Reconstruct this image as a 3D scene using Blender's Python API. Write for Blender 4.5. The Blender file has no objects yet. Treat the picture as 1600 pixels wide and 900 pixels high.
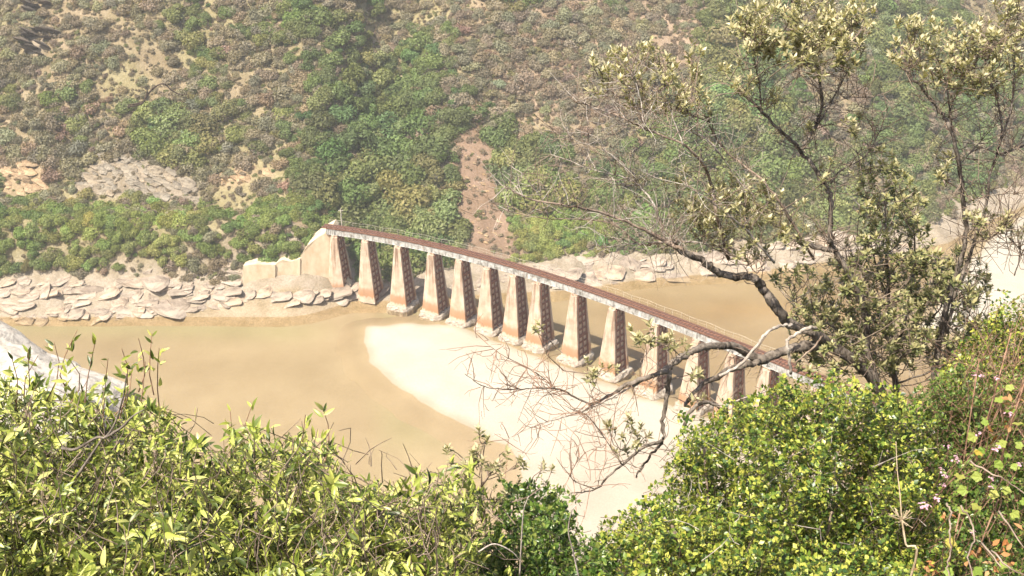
import bpy, math, random
import numpy as np
from mathutils import Vector, Matrix

random.seed(7)
rng = np.random.default_rng(7)
R = math.radians
scene = bpy.context.scene

# ------------------------------------------------------------------ camera
CAM_Z, PITCH, FPX = 105.0, R(25.5), 1600.0
cam_data = bpy.data.cameras.new('camera')
cam_data.sensor_width = 36.0
cam_data.lens = 36.0 * FPX / 1600.0
cam_data.clip_start = 0.1
cam_data.clip_end = 3000.0
cam_data.dof.use_dof = True
cam_data.dof.focus_distance = 6.5
cam_data.dof.aperture_fstop = 14.0
cam = bpy.data.objects.new('camera', cam_data)
cam.location = (0, 0, CAM_Z)
cam.rotation_euler = (math.pi / 2 - PITCH, 0, 0)
scene.collection.objects.link(cam)
scene.camera = cam

# ------------------------------------------------------------------ sky, sun, exposure
SUN_H = Vector((-0.74, -0.67, 0)).normalized()
SUN_EL = R(58)
sun_vec = Vector((SUN_H.x * math.cos(SUN_EL), SUN_H.y * math.cos(SUN_EL), math.sin(SUN_EL)))
world = bpy.data.worlds.new('World')
scene.world = world
world.use_nodes = True
wn = world.node_tree
bg = wn.nodes['Background']
sky = wn.nodes.new('ShaderNodeTexSky')
sky.sky_type = 'NISHITA'
sky.sun_disc = False
sky.sun_elevation = SUN_EL
sky.sun_rotation = math.atan2(SUN_H.x, SUN_H.y)
sky.dust_density = 3.0
wn.links.new(sky.outputs[0], bg.inputs[0])
bg.inputs[1].default_value = 0.11
sun_data = bpy.data.lights.new('sun', 'SUN')
sun_data.energy = 5.0
sun_data.angle = R(0.55)
sun_data.color = (1.0, 0.93, 0.80)
sun = bpy.data.objects.new('sun', sun_data)
sun.rotation_euler = (-sun_vec).to_track_quat('-Z', 'Y').to_euler()
sun.location = sun_vec * 300
scene.collection.objects.link(sun)
vs = scene.view_settings
vs.view_transform = 'Standard'
vs.look = 'None'
vs.exposure = 1.0
vs.gamma = 1.0
vs.use_curve_mapping = False
scene.render.engine = 'CYCLES'
cy = scene.cycles
cy.max_bounces = 5
cy.use_adaptive_sampling = True
cy.adaptive_threshold = 0.03
cy.diffuse_bounces = 2
cy.glossy_bounces = 2
cy.transmission_bounces = 3
cy.transparent_max_bounces = 8
cy.volume_bounces = 0

# ------------------------------------------------------------------ helpers
COL = scene.collection
CP, SP = math.cos(PITCH), math.sin(PITCH)

def ray(u, v):
    x = (u - 800.0) / FPX
    y = -(v - 450.0) / FPX
    return np.array([x, CP + SP * y, -SP + CP * y])

def gnd(u, v, z=0.0):
    """point of the horizontal plane z seen at photo pixel u, v"""
    d = ray(u, v)
    t = (z - CAM_Z) / d[2]
    return np.array([0, 0, CAM_Z]) + d * t

def at(u, v, dist):
    """point at horizontal distance dist (world y) in the direction of u, v"""
    d = ray(u, v)
    return np.array([0, 0, CAM_Z]) + d * (dist / d[1])

def proj(P):
    P = np.atleast_2d(P)
    x, y, z = P[:, 0], P[:, 1], P[:, 2] - CAM_Z
    zc = y * CP - z * SP
    yc = y * SP + z * CP
    return 800 + FPX * x / zc, 450 - FPX * yc / zc

_perm = rng.integers(0, 2 ** 31, 4096)
def _h(ix, iy):
    n = (ix.astype(np.int64) * 374761393 + iy.astype(np.int64) * 668265263) & 0x7fffffff
    n = ((n ^ (n >> 13)) * 1274126177) & 0x7fffffff
    return ((n ^ (n >> 16)) & 0xffff) / 65535.0
def vnoise(x, y):
    x = np.asarray(x, float); y = np.asarray(y, float)
    ix, iy = np.floor(x), np.floor(y)
    fx, fy = x - ix, y - iy
    fx = fx * fx * (3 - 2 * fx); fy = fy * fy * (3 - 2 * fy)
    a, b = _h(ix, iy), _h(ix + 1, iy)
    c, d = _h(ix, iy + 1), _h(ix + 1, iy + 1)
    return (a + (b - a) * fx) * (1 - fy) + (c + (d - c) * fx) * fy
def fbm(x, y, o=4):
    s, a, t = 0, 1.0, 0
    for k in range(o):
        s = s + a * vnoise(x * 2 ** k + 17 * k, y * 2 ** k + 31 * k); t += a; a *= 0.5
    return s / t

def tag(o, label=None, cat=None, group=None, kind=None):
    if label: o['label'] = label
    if cat: o['category'] = cat
    if group: o['group'] = group
    if kind: o['kind'] = kind
    return o

def mesh(name, V, F, mat, smooth=False):
    me = bpy.data.meshes.new(name)
    V = np.asarray(V, np.float32)
    if isinstance(F, np.ndarray) and F.ndim == 2:
        n, k = F.shape
        me.vertices.add(len(V)); me.vertices.foreach_set('co', V.ravel())
        me.loops.add(n * k); me.loops.foreach_set('vertex_index', F.astype(np.int32).ravel())
        me.polygons.add(n)
        me.polygons.foreach_set('loop_start', np.arange(0, n * k, k, dtype=np.int32))
        me.update(calc_edges=True)
    else:
        me.from_pydata([tuple(map(float, v)) for v in V], [], [tuple(map(int, f)) for f in F])
        me.update()
    if smooth:
        me.polygons.foreach_set('use_smooth', np.ones(len(me.polygons), bool))
    if mat: me.materials.append(mat)
    return me

def face_attr(me, name, vals):
    a = me.attributes.new(name, 'FLOAT', 'FACE')
    a.data.foreach_set('value', np.asarray(vals, np.float32))

def vert_color(me, name, rgb):
    a = me.attributes.new(name, 'FLOAT_COLOR', 'POINT')
    c = np.ones((len(rgb), 4), np.float32); c[:, :3] = rgb
    a.data.foreach_set('color', c.ravel())

def link(name, data, parent=None, M=None):
    o = bpy.data.objects.new(name, data)
    COL.objects.link(o)
    if parent is not None: o.parent = parent
    if M is not None: o.matrix_local = M
    return o

def empty(name, loc=(0, 0, 0)):
    o = bpy.data.objects.new(name, None)
    o.location = loc
    o.empty_display_size = 0.3
    COL.objects.link(o)
    return o

class MB:
    """collects shapes into one mesh"""
    def __init__(s): s.V = []; s.F = []; s.n = 0
    def add(s, V, F):
        s.V.extend([tuple(map(float, v)) for v in V]); s.F.extend([tuple(i + s.n for i in f) for f in F]); s.n += len(V)
    def box(s, c, h, ax=None):
        c = np.array(c, float)
        ax = np.eye(3) if ax is None else np.array(ax, float)
        vs_ = []
        for dz in (-1, 1):
            for dx, dy in ((-1, -1), (1, -1), (1, 1), (-1, 1)):
                vs_.append(c + ax[0] * h[0] * dx + ax[1] * h[1] * dy + ax[2] * h[2] * dz)
        s.add(vs_, [(3, 2, 1, 0), (4, 5, 6, 7), (0, 1, 5, 4), (1, 2, 6, 5), (2, 3, 7, 6), (3, 0, 4, 7)])
    def loft(s, rings, cap=True):
        k = len(rings[0]); V = [p for r in rings for p in r]; F = []
        for i in range(len(rings) - 1):
            for j in range(k):
                a, b = i * k + j, i * k + (j + 1) % k
                F.append((a, b, b + k, a + k))
        if cap:
            F.append(tuple(range(k - 1, -1, -1))); F.append(tuple(range((len(rings) - 1) * k, len(rings) * k)))
        s.add(V, F)
    def tube(s, P, rad, sides=6):
        P = np.asarray(P, float); n = len(P)
        rad = np.broadcast_to(np.asarray(rad, float), (n,))
        T = np.gradient(P, axis=0); T /= np.linalg.norm(T, axis=1)[:, None] + 1e-9
        up = np.array([0.31, 0.17, 0.93])
        rings = []
        for i in range(n):
            a = np.cross(T[i], up); a /= np.linalg.norm(a) + 1e-9
            b = np.cross(T[i], a)
            ang = np.arange(sides) * 2 * math.pi / sides
            rings.append(P[i] + rad[i] * (np.cos(ang)[:, None] * a + np.sin(ang)[:, None] * b))
        s.loft(rings)
    def build(s, name, mat, parent=None, smooth=False):
        return link(name, mesh(name, s.V, s.F, mat, smooth), parent)

def catmull(P, n=6):
    P = np.asarray(P, float)
    Q = np.vstack([2 * P[0] - P[1], P, 2 * P[-1] - P[-2]])
    out = []
    for i in range(1, len(Q) - 2):
        p0, p1, p2, p3 = Q[i - 1], Q[i], Q[i + 1], Q[i + 2]
        for t in np.linspace(0, 1, n, endpoint=False):
            out.append(0.5 * ((2 * p1) + (-p0 + p2) * t + (2 * p0 - 5 * p1 + 4 * p2 - p3) * t * t + (-p0 + 3 * p1 - 3 * p2 + p3) * t ** 3))
    out.append(Q[-2])
    return np.array(out)

# ------------------------------------------------------------------ materials
def new_mat(name):
    m = bpy.data.materials.new(name); m.use_nodes = True
    nt = m.node_tree
    for n in list(nt.nodes): nt.nodes.remove(n)
    out = nt.nodes.new('ShaderNodeOutputMaterial')
    return m, nt, out
def N(nt, t, **kw):
    n = nt.nodes.new(t)
    for k, v in kw.items(): setattr(n, k, v)
    return n
def ramp(nt, fac, stops, interp='LINEAR'):
    r = N(nt, 'ShaderNodeValToRGB'); cr = r.color_ramp; cr.interpolation = interp
    while len(cr.elements) > 1: cr.elements.remove(cr.elements[0])
    cr.elements[0].position = stops[0][0]; cr.elements[0].color = (*stops[0][1], 1)
    for p, c in stops[1:]:
        e = cr.elements.new(p); e.color = (*c, 1)
    if fac is not None: nt.links.new(fac, r.inputs[0])
    return r
def mix(nt, fac, a, b, mode='MIX'):
    m = N(nt, 'ShaderNodeMix', data_type='RGBA', blend_type=mode)
    for sock, v in ((m.inputs[0], fac), (m.inputs[6], a), (m.inputs[7], b)):
        if isinstance(v, (int, float)): sock.default_value = v
        elif isinstance(v, tuple): sock.default_value = (*v, 1) if len(v) == 3 else v
        else: nt.links.new(v, sock)
    return m.outputs[2]
def math_n(nt, op, a, b=0.0, clamp=False):
    m = N(nt, 'ShaderNodeMath', operation=op, use_clamp=clamp)
    for s, v in ((m.inputs[0], a), (m.inputs[1], b)):
        if isinstance(v, (int, float)): s.default_value = v
        else: nt.links.new(v, s)
    return m.outputs[0]
def noise(nt, vec, scale, detail=4, rough=0.55):
    n = N(nt, 'ShaderNodeTexNoise'); n.inputs['Scale'].default_value = scale
    n.inputs['Detail'].default_value = detail; n.inputs['Roughness'].default_value = rough
    if vec is not None: nt.links.new(vec, n.inputs['Vector'])
    return n.outputs[0]
def bump(nt, h, strength, dist):
    b = N(nt, 'ShaderNodeBump'); b.inputs['Strength'].default_value = strength; b.inputs['Distance'].default_value = dist
    nt.links.new(h, b.inputs['Height']); return b.outputs[0]
def principled(nt, out, col, rough=0.8, normal=None, spec=0.3):
    p = N(nt, 'ShaderNodeBsdfPrincipled')
    if isinstance(col, tuple): p.inputs['Base Color'].default_value = (*col, 1)
    else: nt.links.new(col, p.inputs['Base Color'])
    if isinstance(rough, float): p.inputs['Roughness'].default_value = rough
    else: nt.links.new(rough, p.inputs['Roughness'])
    p.inputs['Specular IOR Level'].default_value = spec
    if normal is not None: nt.links.new(normal, p.inputs['Normal'])
    nt.links.new(p.outputs[0], out.inputs[0])
    return p

def leaf_mat(name, cols, rnd='v', trans=0.35, rough=0.45, spec=0.35, tint=False, back=None):
    """leaf: colour picked per leaf from a ramp, some light coming through"""
    m, nt, out = new_mat(name)
    if rnd == 'v':
        f = N(nt, 'ShaderNodeAttribute', attribute_name='v').outputs['Fac']
    else:
        f = N(nt, 'ShaderNodeObjectInfo').outputs['Random']
    st = [(i / (len(cols) - 1), c) for i, c in enumerate(cols)]
    c = ramp(nt, f, st).outputs[0]
    if tint:
        a = N(nt, 'ShaderNodeAttribute', attribute_name='tint', attribute_type='INSTANCER')
        c = mix(nt, 1.0, c, a.outputs['Color'], 'MULTIPLY')
    if back is not None:
        g = N(nt, 'ShaderNodeNewGeometry')
        c = mix(nt, g.outputs['Backfacing'], c, mix(nt, 0.5, c, back))
    p = N(nt, 'ShaderNodeBsdfPrincipled')
    nt.links.new(c, p.inputs['Base Color']); p.inputs['Roughness'].default_value = rough
    p.inputs['Specular IOR Level'].default_value = spec
    if trans > 0:
        t = N(nt, 'ShaderNodeBsdfTranslucent')
        nt.links.new(mix(nt, 1.0, c, (1.25, 1.25, 0.6), 'MULTIPLY'), t.inputs[0])
        ms = N(nt, 'ShaderNodeMixShader'); ms.inputs[0].default_value = trans
        nt.links.new(p.outputs[0], ms.inputs[1]); nt.links.new(t.outputs[0], ms.inputs[2])
        nt.links.new(ms.outputs[0], out.inputs[0])
    else:
        nt.links.new(p.outputs[0], out.inputs[0])
    return m

def m_ground():
    m, nt, out = new_mat('hill_soil')
    g = N(nt, 'ShaderNodeTexCoord').outputs['Object']
    vc = N(nt, 'ShaderNodeAttribute', attribute_name='zone').outputs['Color']
    n1 = noise(nt, g, 0.25, 6, 0.65); n2 = noise(nt, g, 2.2, 5, 0.6)
    a = mix(nt, ramp(nt, n1, [(0.35, (0, 0, 0)), (0.65, (1, 1, 1))]).outputs[0], vc, mix(nt, 1.0, vc, (0.72, 0.70, 0.62), 'MULTIPLY'))
    sp = ramp(nt, n2, [(0.36, (0.80, 0.78, 0.74)), (0.64, (1.06, 1.05, 1.04))]).outputs[0]
    c = mix(nt, 1.0, a, sp, 'MULTIPLY')
    nb = bump(nt, n2, 0.6, 0.5)
    principled(nt, out, c, 0.95, nb, 0.1)
    return m
def m_rock(name, c1, c2, c3, sc=1.0):
    m, nt, out = new_mat(name)
    tc = N(nt, 'ShaderNodeTexCoord').outputs['Object']
    mp = N(nt, 'ShaderNodeMapping'); mp.inputs['Scale'].default_value = (1, 1, 2.6)
    mp.inputs['Rotation'].default_value = (0.25, 0.35, 0.2)
    nt.links.new(tc, mp.inputs[0])
    n1 = noise(nt, mp.outputs[0], 0.45 * sc, 7, 0.65); n2 = noise(nt, mp.outputs[0], 2.4 * sc, 6, 0.7)
    r = N(nt, 'ShaderNodeObjectInfo').outputs['Random']
    base = ramp(nt, n1, [(0.30, c3), (0.48, c1), (0.7, c2)]).outputs[0]
    sp = ramp(nt, n2, [(0.30, (0.45, 0.43, 0.41)), (0.5, (0.95, 0.95, 0.95)), (0.75, (1.15, 1.13, 1.08))]).outputs[0]
    c = mix(nt, 1.0, base, sp, 'MULTIPLY')
    rr = ramp(nt, r, [(0, (0.72, 0.70, 0.68)), (0.5, (1, 1, 1)), (1, (1.08, 1.0, 0.9))]).outputs[0]
    c = mix(nt, 1.0, c, rr, 'MULTIPLY')
    principled(nt, out, c, 0.9, bump(nt, n2, 0.9, 0.35), 0.15)
    return m
def m_sand():
    m, nt, out = new_mat('river_sand')
    g = N(nt, 'ShaderNodeTexCoord').outputs['Object']
    vc = N(nt, 'ShaderNodeAttribute', attribute_name='zone').outputs['Color']
    n1 = noise(nt, g, 0.09, 5, 0.6); n2 = noise(nt, g, 3.0, 3, 0.6)
    c = mix(nt, 1.0, vc, ramp(nt, n1, [(0.3, (0.88, 0.86, 0.83)), (0.7, (1.06, 1.06, 1.06))]).outputs[0], 'MULTIPLY')
    c = mix(nt, 1.0, c, ramp(nt, n2, [(0.3, (0.93, 0.92, 0.90)), (0.7, (1.04, 1.04, 1.04))]).outputs[0], 'MULTIPLY')
    principled(nt, out, c, 0.85, bump(nt, n2, 0.25, 0.08), 0.2)
    return m
def m_water():
    m, nt, out = new_mat('river_water')
    g = N(nt, 'ShaderNodeTexCoord').outputs['Object']
    mp = N(nt, 'ShaderNodeMapping'); mp.inputs['Scale'].default_value = (0.5, 1.3, 1)
    nt.links.new(g, mp.inputs[0])
    n = noise(nt, mp.outputs[0], 1.1, 4, 0.6)
    b = bump(nt, n, 0.6, 0.08)
    tr = N(nt, 'ShaderNodeBsdfTransparent'); tr.inputs[0].default_value = (0.95, 0.91, 0.82, 1)
    gl = N(nt, 'ShaderNodeBsdfGlossy'); gl.inputs['Roughness'].default_value = 0.12
    nt.links.new(b, gl.inputs['Normal'])
    fr = N(nt, 'ShaderNodeFresnel'); fr.inputs[0].default_value = 1.33; nt.links.new(b, fr.inputs['Normal'])
    ms = N(nt, 'ShaderNodeMixShader'); nt.links.new(fr.outputs[0], ms.inputs[0])
    nt.links.new(tr.outputs[0], ms.inputs[1]); nt.links.new(gl.outputs[0], ms.inputs[2])
    nt.links.new(ms.outputs[0], out.inputs[0])
    return m
def m_pier():
    """weathered concrete: pale, grey run-off high up, orange tide stain near the foot"""
    m, nt, out = new_mat('pier_concrete')
    g = N(nt, 'ShaderNodeTexCoord').outputs['Object']
    sx = N(nt, 'ShaderNodeSeparateXYZ'); nt.links.new(g, sx.inputs[0])
    oi = N(nt, 'ShaderNodeObjectInfo')
    pos = N(nt, 'ShaderNodeVectorMath', operation='ADD'); nt.links.new(g, pos.inputs[0])
    cv = N(nt, 'ShaderNodeCombineXYZ')
    nt.links.new(math_n(nt, 'MULTIPLY', oi.outputs['Random'], 60.0), cv.inputs[0]); nt.links.new(cv.outputs[0], pos.inputs[1])
    n1 = noise(nt, pos.outputs[0], 0.5, 5, 0.65)
    st = N(nt, 'ShaderNodeMapping'); st.inputs['Scale'].default_value = (1.2, 1.2, 0.09); nt.links.new(pos.outputs[0], st.inputs[0])
    n2 = noise(nt, st.outputs[0], 1.6, 4, 0.6)
    base = ramp(nt, n1, [(0.3, (0.39, 0.27, 0.19)), (0.5, (0.48, 0.375, 0.28)), (0.72, (0.58, 0.50, 0.41))]).outputs[0]
    grey = ramp(nt, n2, [(0.46, (1, 1, 1)), (0.62, (0.42, 0.34, 0.31))]).outputs[0]
    hz = math_n(nt, 'DIVIDE', sx.outputs[2], 15.0)
    topm = ramp(nt, hz, [(0.30, (0, 0, 0)), (0.75, (0.9, 0.9, 0.9))]).outputs[0]
    c = mix(nt, topm, base, mix(nt, 1.0, base, grey, 'MULTIPLY'))
    hzj = math_n(nt, 'ADD', hz, math_n(nt, 'MULTIPLY', math_n(nt, 'SUBTRACT', n2, 0.5), 0.16))
    rustm = ramp(nt, hzj, [(0.085, (0, 0, 0)), (0.11, (0.85, 0.85, 0.85)), (0.21, (0.7, 0.7, 0.7)), (0.26, (0.08, 0.08, 0.08)), (0.4, (0, 0, 0))]).outputs[0]
    c = mix(nt, rustm, c, mix(nt, n1, (0.40, 0.22, 0.11), (0.28, 0.115, 0.045)))
    p = principled(nt, out, c, 0.9, bump(nt, n1, 0.4, 0.15), 0.15)
    return m
def m_simple(name, c1, c2, sc=2.0, rough=0.85, b=0.3, stretch=(1, 1, 1), spec=0.25):
    m, nt, out = new_mat(name)
    g = N(nt, 'ShaderNodeTexCoord').outputs['Object']
    mp = N(nt, 'ShaderNodeMapping'); mp.inputs['Scale'].default_value = stretch; nt.links.new(g, mp.inputs[0])
    n = noise(nt, mp.outputs[0], sc, 6, 0.65)
    c = ramp(nt, n, [(0.36, c1), (0.62, c2)]).outputs[0]
    principled(nt, out, c, rough, bump(nt, n, b, 0.05), spec)
    return m
def m_girder():
    m, nt, out = new_mat('girder_paint')
    g = N(nt, 'ShaderNodeTexCoord').outputs['Object']
    n1 = noise(nt, g, 0.9, 5, 0.7)
    st = N(nt, 'ShaderNodeMapping'); st.inputs['Scale'].default_value = (1, 1, 0.15); nt.links.new(g, st.inputs[0])
    n2 = noise(nt, st.outputs[0], 2.2, 4, 0.6)
    c = ramp(nt, n1, [(0.36, (0.15, 0.14, 0.12)), (0.48, (0.36, 0.35, 0.33)), (0.7, (0.54, 0.54, 0.52))]).outputs[0]
    rust = ramp(nt, n2, [(0.56, (0, 0, 0)), (0.68, (0.7, 0.7, 0.7))]).outputs[0]
    c = mix(nt, rust, c, (0.20, 0.13, 0.09))
    principled(nt, out, c, 0.75, None, 0.2)
    return m

MAT = {}
MAT['soil'] = m_ground()
MAT['sand'] = m_sand()
MAT['water'] = m_water()
MAT['rock'] = m_rock('shore_rock', (0.36, 0.295, 0.235), (0.47, 0.40, 0.325), (0.17, 0.13, 0.10))
MAT['rock_grey'] = m_rock('slab_rock', (0.27, 0.235, 0.185), (0.37, 0.32, 0.255), (0.12, 0.10, 0.08))
MAT['rock_ochre'] = m_rock('ochre_rock', (0.40, 0.28, 0.17), (0.48, 0.37, 0.24), (0.24, 0.155, 0.09))
MAT['rock_white'] = m_rock('white_rock', (0.66, 0.61, 0.54), (0.76, 0.71, 0.64), (0.45, 0.39, 0.33), 6.0)
MAT['pier'] = m_pier()
MAT['abut'] = m_simple('abutment_concrete', (0.50, 0.37, 0.24), (0.60, 0.51, 0.37), 0.5, 0.9, 0.4, (1, 1, 0.5))
MAT['bright_backing'] = m_simple('added_bright_backing', (0.66, 0.46, 0.32), (0.82, 0.64, 0.48), 0.8, 0.9, 0.3)  # added backing, pale tone stands in for light showing through the lattice
MAT['footing'] = m_simple('footing_concrete', (0.22, 0.175, 0.135), (0.46, 0.40, 0.33), 1.4, 0.9, 0.8)
MAT['rust'] = m_simple('rusted_steel', (0.14, 0.052, 0.032), (0.24, 0.098, 0.06), 1.6, 0.8, 0.3)
MAT['track'] = m_simple('rusty_track_bed', (0.14, 0.056, 0.035), (0.22, 0.10, 0.062), 1.2, 0.9, 0.5)
MAT['sleeper'] = m_simple('sleeper_wood', (0.12, 0.055, 0.036), (0.21, 0.11, 0.072), 2.0, 0.9, 0.4)
MAT['rail'] = m_simple('rail_steel', (0.09, 0.05, 0.04), (0.15, 0.08, 0.06), 3.0, 0.5, 0.1)
MAT['girder'] = m_girder()
MAT['cable'] = m_simple('pale_cable', (0.42, 0.38, 0.30), (0.58, 0.52, 0.42), 3.0)
MAT['bark'] = m_simple('bark', (0.06, 0.046, 0.036), (0.27, 0.225, 0.185), 14.0, 0.9, 0.9, (1, 1, 0.4))
MAT['deadwood'] = m_simple('bleached_deadwood', (0.26, 0.21, 0.17), (0.50, 0.44, 0.38), 18.0, 0.85, 0.6, (1, 1, 0.4))
MAT['twig'] = m_simple('grey_brown_twig', (0.13, 0.09, 0.065), (0.34, 0.26, 0.20), 9.0, 0.85, 0.3)
MAT['darktwig'] = m_simple('dark_twig', (0.045, 0.035, 0.022), (0.13, 0.10, 0.065), 9.0, 0.85, 0.3)
MAT['redtwig'] = m_simple('reddish_twig', (0.17, 0.085, 0.05), (0.36, 0.22, 0.15), 9.0, 0.85, 0.3)
MAT['darklimb'] = m_simple('dark_limb', (0.012, 0.008, 0.006), (0.07, 0.042, 0.024), 2.0)
MAT['drystalk'] = m_simple('dry_stalk', (0.34, 0.25, 0.15), (0.55, 0.44, 0.30), 9.0)

# ------------------------------------------------------------------ ground shape
SHORE_PX = [(-500, 505), (-200, 500), (0, 497), (150, 495), (330, 488), (420, 477), (560, 470), (640, 470), (700, 464), (780, 458), (870, 455),
            (930, 447), (1000, 437), (1060, 431), (1150, 428), (1300, 408), (1400, 396), (1480, 380), (1530, 352), (1600, 322), (1750, 270), (1950, 220)]
_sp = np.array([gnd(u, v)[:2] for u, v in SHORE_PX])
_o = np.argsort(_sp[:, 0]); _sp = _sp[_o]
def shore(x): return np.interp(x, _sp[:, 0], _sp[:, 1])

def smooth(a, b, t):
    t = np.clip((t - a) / (b - a), 0, 1); return t * t * (3 - 2 * t)

def hill_z(x, y):
    x = np.asarray(x, float); y = np.asarray(y, float)
    s = y - shore(x)
    # left: rocky slope, shrub bank, railway bench, hill
    zl = np.interp(y, [195, 203, 205, 210, 215, 218, 222, 231, 245, 300, 420, 560], [-4, -1.2, 0, 3, 6.2, 10, 16.0, 16.9, 27, 71, 160, 230])
    zr = np.interp(s, [-12, -4, 0, 6, 11, 20, 70, 200, 340], [-4, -1.3, 0, 2.6, 4.2, 9.5, 48, 140, 220])
    w = smooth(-52, -36, x)
    z = zl * (1 - w) + zr * w
    amp = smooth(14, 60, s)
    rid = fbm(x * 0.018 + 3, y * 0.010 + 5, 3) - 0.5
    z = z + amp * rid * 26
    z = z - amp * 6.5 * np.exp(-((x + 27 + (y - 240) * 0.10) / 9.0) ** 2)      # gully
    z = z + smooth(3, 16, s) * (fbm(x * 0.12, y * 0.12, 4) - 0.5) * 3.0
    rock = smooth(0, 4, s) * (1 - smooth(10, 18, s))
    z = z + rock * (np.floor(fbm(x * 0.16 + 9, y * 0.24, 3) * 7) / 7 - 0.45) * 3.0 * (0.35 + 0.65 * smooth(-60, -20, -x) + 0.3 * smooth(20, 60, x))
    return z

def slope_z(x, y):
    """the camera's own steep hillside down to the river"""
    z = 103.3 - 1.02 * np.maximum(y - 0.6, 0) + (fbm(np.asarray(x) * 0.06, np.asarray(y) * 0.06, 3) - 0.5) * 5 * smooth(8, 25, np.asarray(y))
    return np.maximum(z, -3.0)

def grid(xs, ys):
    X, Y = np.meshgrid(xs, ys)
    nx, ny = len(xs), len(ys)
    i = np.arange(nx * ny).reshape(ny, nx)
    F = np.stack([i[:-1, :-1], i[:-1, 1:], i[1:, 1:], i[1:, :-1]], -1).reshape(-1, 4)
    return X.ravel(), Y.ravel(), F

def in_poly(u, v, poly):
    u = np.asarray(u, float); v = np.asarray(v, float)
    r = np.zeros(u.shape, bool); n = len(poly)
    for i in range(n):
        x1, y1 = poly[i]; x2, y2 = poly[(i + 1) % n]
        c = ((y1 > v) != (y2 > v)) & (u < (x2 - x1) * (v - y1) / (y2 - y1 + 1e-12) + x1)
        r ^= c
    return r
def poly_sdf(x, y, poly):
    """signed distance to polygon, inside positive"""
    x = np.asarray(x, float); y = np.asarray(y, float); d = np.full(x.shape, 1e9)
    n = len(poly)
    for i in range(n):
        a = np.array(poly[i]); b = np.array(poly[(i + 1) % n]); e = b - a
        t = np.clip(((x - a[0]) * e[0] + (y - a[1]) * e[1]) / (e @ e + 1e-12), 0, 1)
        d = np.minimum(d, np.hypot(x - a[0] - t * e[0], y - a[1] - t * e[1]))
    return np.where(in_poly(x, y, poly), d, -d)

SCAR = [(702, 195), (762, 190), (780, 290), (824, 410), (732, 410), (704, 290)]
BARE = [SCAR, [(0, 258), (70, 252), (72, 302), (0, 305)], [(138, 252), (210, 238), (308, 284), (310, 324), (200, 308), (120, 302)],
        [(345, 276), (398, 258), (425, 270), (380, 290), (338, 292)], [(40, 40), (80, 60), (70, 95), (35, 90)], [(430, 340), (520, 354), (520, 361), (430, 346)]]

# hillside sheet
xs = np.concatenate([np.arange(-330, -130, 4.0), np.arange(-130, 175, 1.0), np.arange(175, 420, 4.0)])
ys = np.concatenate([np.arange(196, 262, 0.8), np.arange(262, 340, 1.6), np.arange(340, 436, 6)])
X, Y, F = grid(xs, ys)
Z = hill_z(X, Y)
keep = (Y - shore(X) > -14)
F = F[keep[F].all(1)]
used = np.unique(F); remap = -np.ones(len(X), int); remap[used] = np.arange(len(used))
X, Y, Z = X[used], Y[used], Z[used]; F = remap[F]
U, Vp = proj(np.stack([X, Y, Z], 1))
S = Y - shore(X)
soil = np.array([0.29, 0.23, 0.155]); heath = np.array([0.32, 0.24, 0.175]); grass = np.array([0.29, 0.25, 0.145])
rockc = np.array([0.36, 0.305, 0.245]); scar = np.array([0.255, 0.178, 0.13]); pale = np.array([0.34, 0.26, 0.17])
c = np.tile(soil, (len(X), 1))
wv = smooth(0.4, 0.6, fbm(X * 0.05 + 40, Y * 0.05, 3))[:, None]
c = c * (1 - wv) + grass * wv
wh = (smooth(700, 820, U) * (1 - smooth(1050, 1300, U)) * (1 - smooth(150, 240, Vp)))[:, None]
c = c * (1 - wh) + heath * wh
wr = (smooth(-30, -20, S) * (1 - smooth(9, 15, S + 4 * (fbm(X * .1, Y * .1, 2) - .5))))[:, None]
c = c * (1 - wr) + rockc * wr
ws = (1 - smooth(-0.3, 1.0, S))[:, None]
c = c * (1 - ws) + np.array([0.36, 0.29, 0.205]) * ws
for k, pl in enumerate(BARE):
    wb = smooth(-6, 8, poly_sdf(U, Vp, pl) + (fbm(X * .2, Y * .2, 3) - .5) * 30)[:, None]
    c = c * (1 - wb) + (scar if k == 0 else (np.array([0.30, 0.25, 0.195]) if k in (2, 4) else pale)) * wb
me = mesh('hillside', np.stack([X, Y, Z], 1), F, MAT['soil'], True)
vert_color(me, 'zone', c)
tag(link('hillside', me), kind='structure')

# near slope under the camera
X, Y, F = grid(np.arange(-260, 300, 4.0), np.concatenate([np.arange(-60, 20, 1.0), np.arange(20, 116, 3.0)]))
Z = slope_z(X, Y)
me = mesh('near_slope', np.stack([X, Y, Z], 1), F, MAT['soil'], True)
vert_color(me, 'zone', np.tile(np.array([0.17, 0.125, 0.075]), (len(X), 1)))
tag(link('near_slope', me), kind='structure')

# riverbed, sandbanks, water
def wp(L, z=0.0): return [tuple(gnd(u, v, z)[:2]) for u, v in L]
BANK = wp([(570, 509), (640, 503), (705, 506), (745, 520), (800, 541), (868, 566), (960, 602), (1060, 636), (1250, 690), (1500, 760), (1500, 960),
           (860, 960), (800, 800), (812, 740), (790, 700), (735, 668), (665, 634), (610, 597), (580, 566), (566, 536)])
BANK2 = wp([(1470, 470), (1500, 420), (1550, 368), (1600, 334), (1800, 262), (2000, 262), (2000, 520), (1420, 520)])
X, Y, F = grid(np.arange(-330, 420, 1.5), np.arange(92, 330, 1.5))
S = Y - shore(X)
Z = -0.9 - 0.5 * fbm(X * 0.03, Y * 0.03, 3) - 2.6 * smooth(4, 14, S)
U, Vp = proj(np.stack([X, Y, 0 * X], 1))
tan = np.array([0.285, 0.238, 0.174]); brown = np.array([0.245, 0.190, 0.122]); green = np.array([0.285, 0.27, 0.175]); lightt = np.array([0.335, 0.285, 0.21])
c = np.tile(tan, (len(X), 1))
def blend(c, w, col): w = np.clip(w, 0, 1)[:, None]; return c * (1 - w) + col * w
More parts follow.
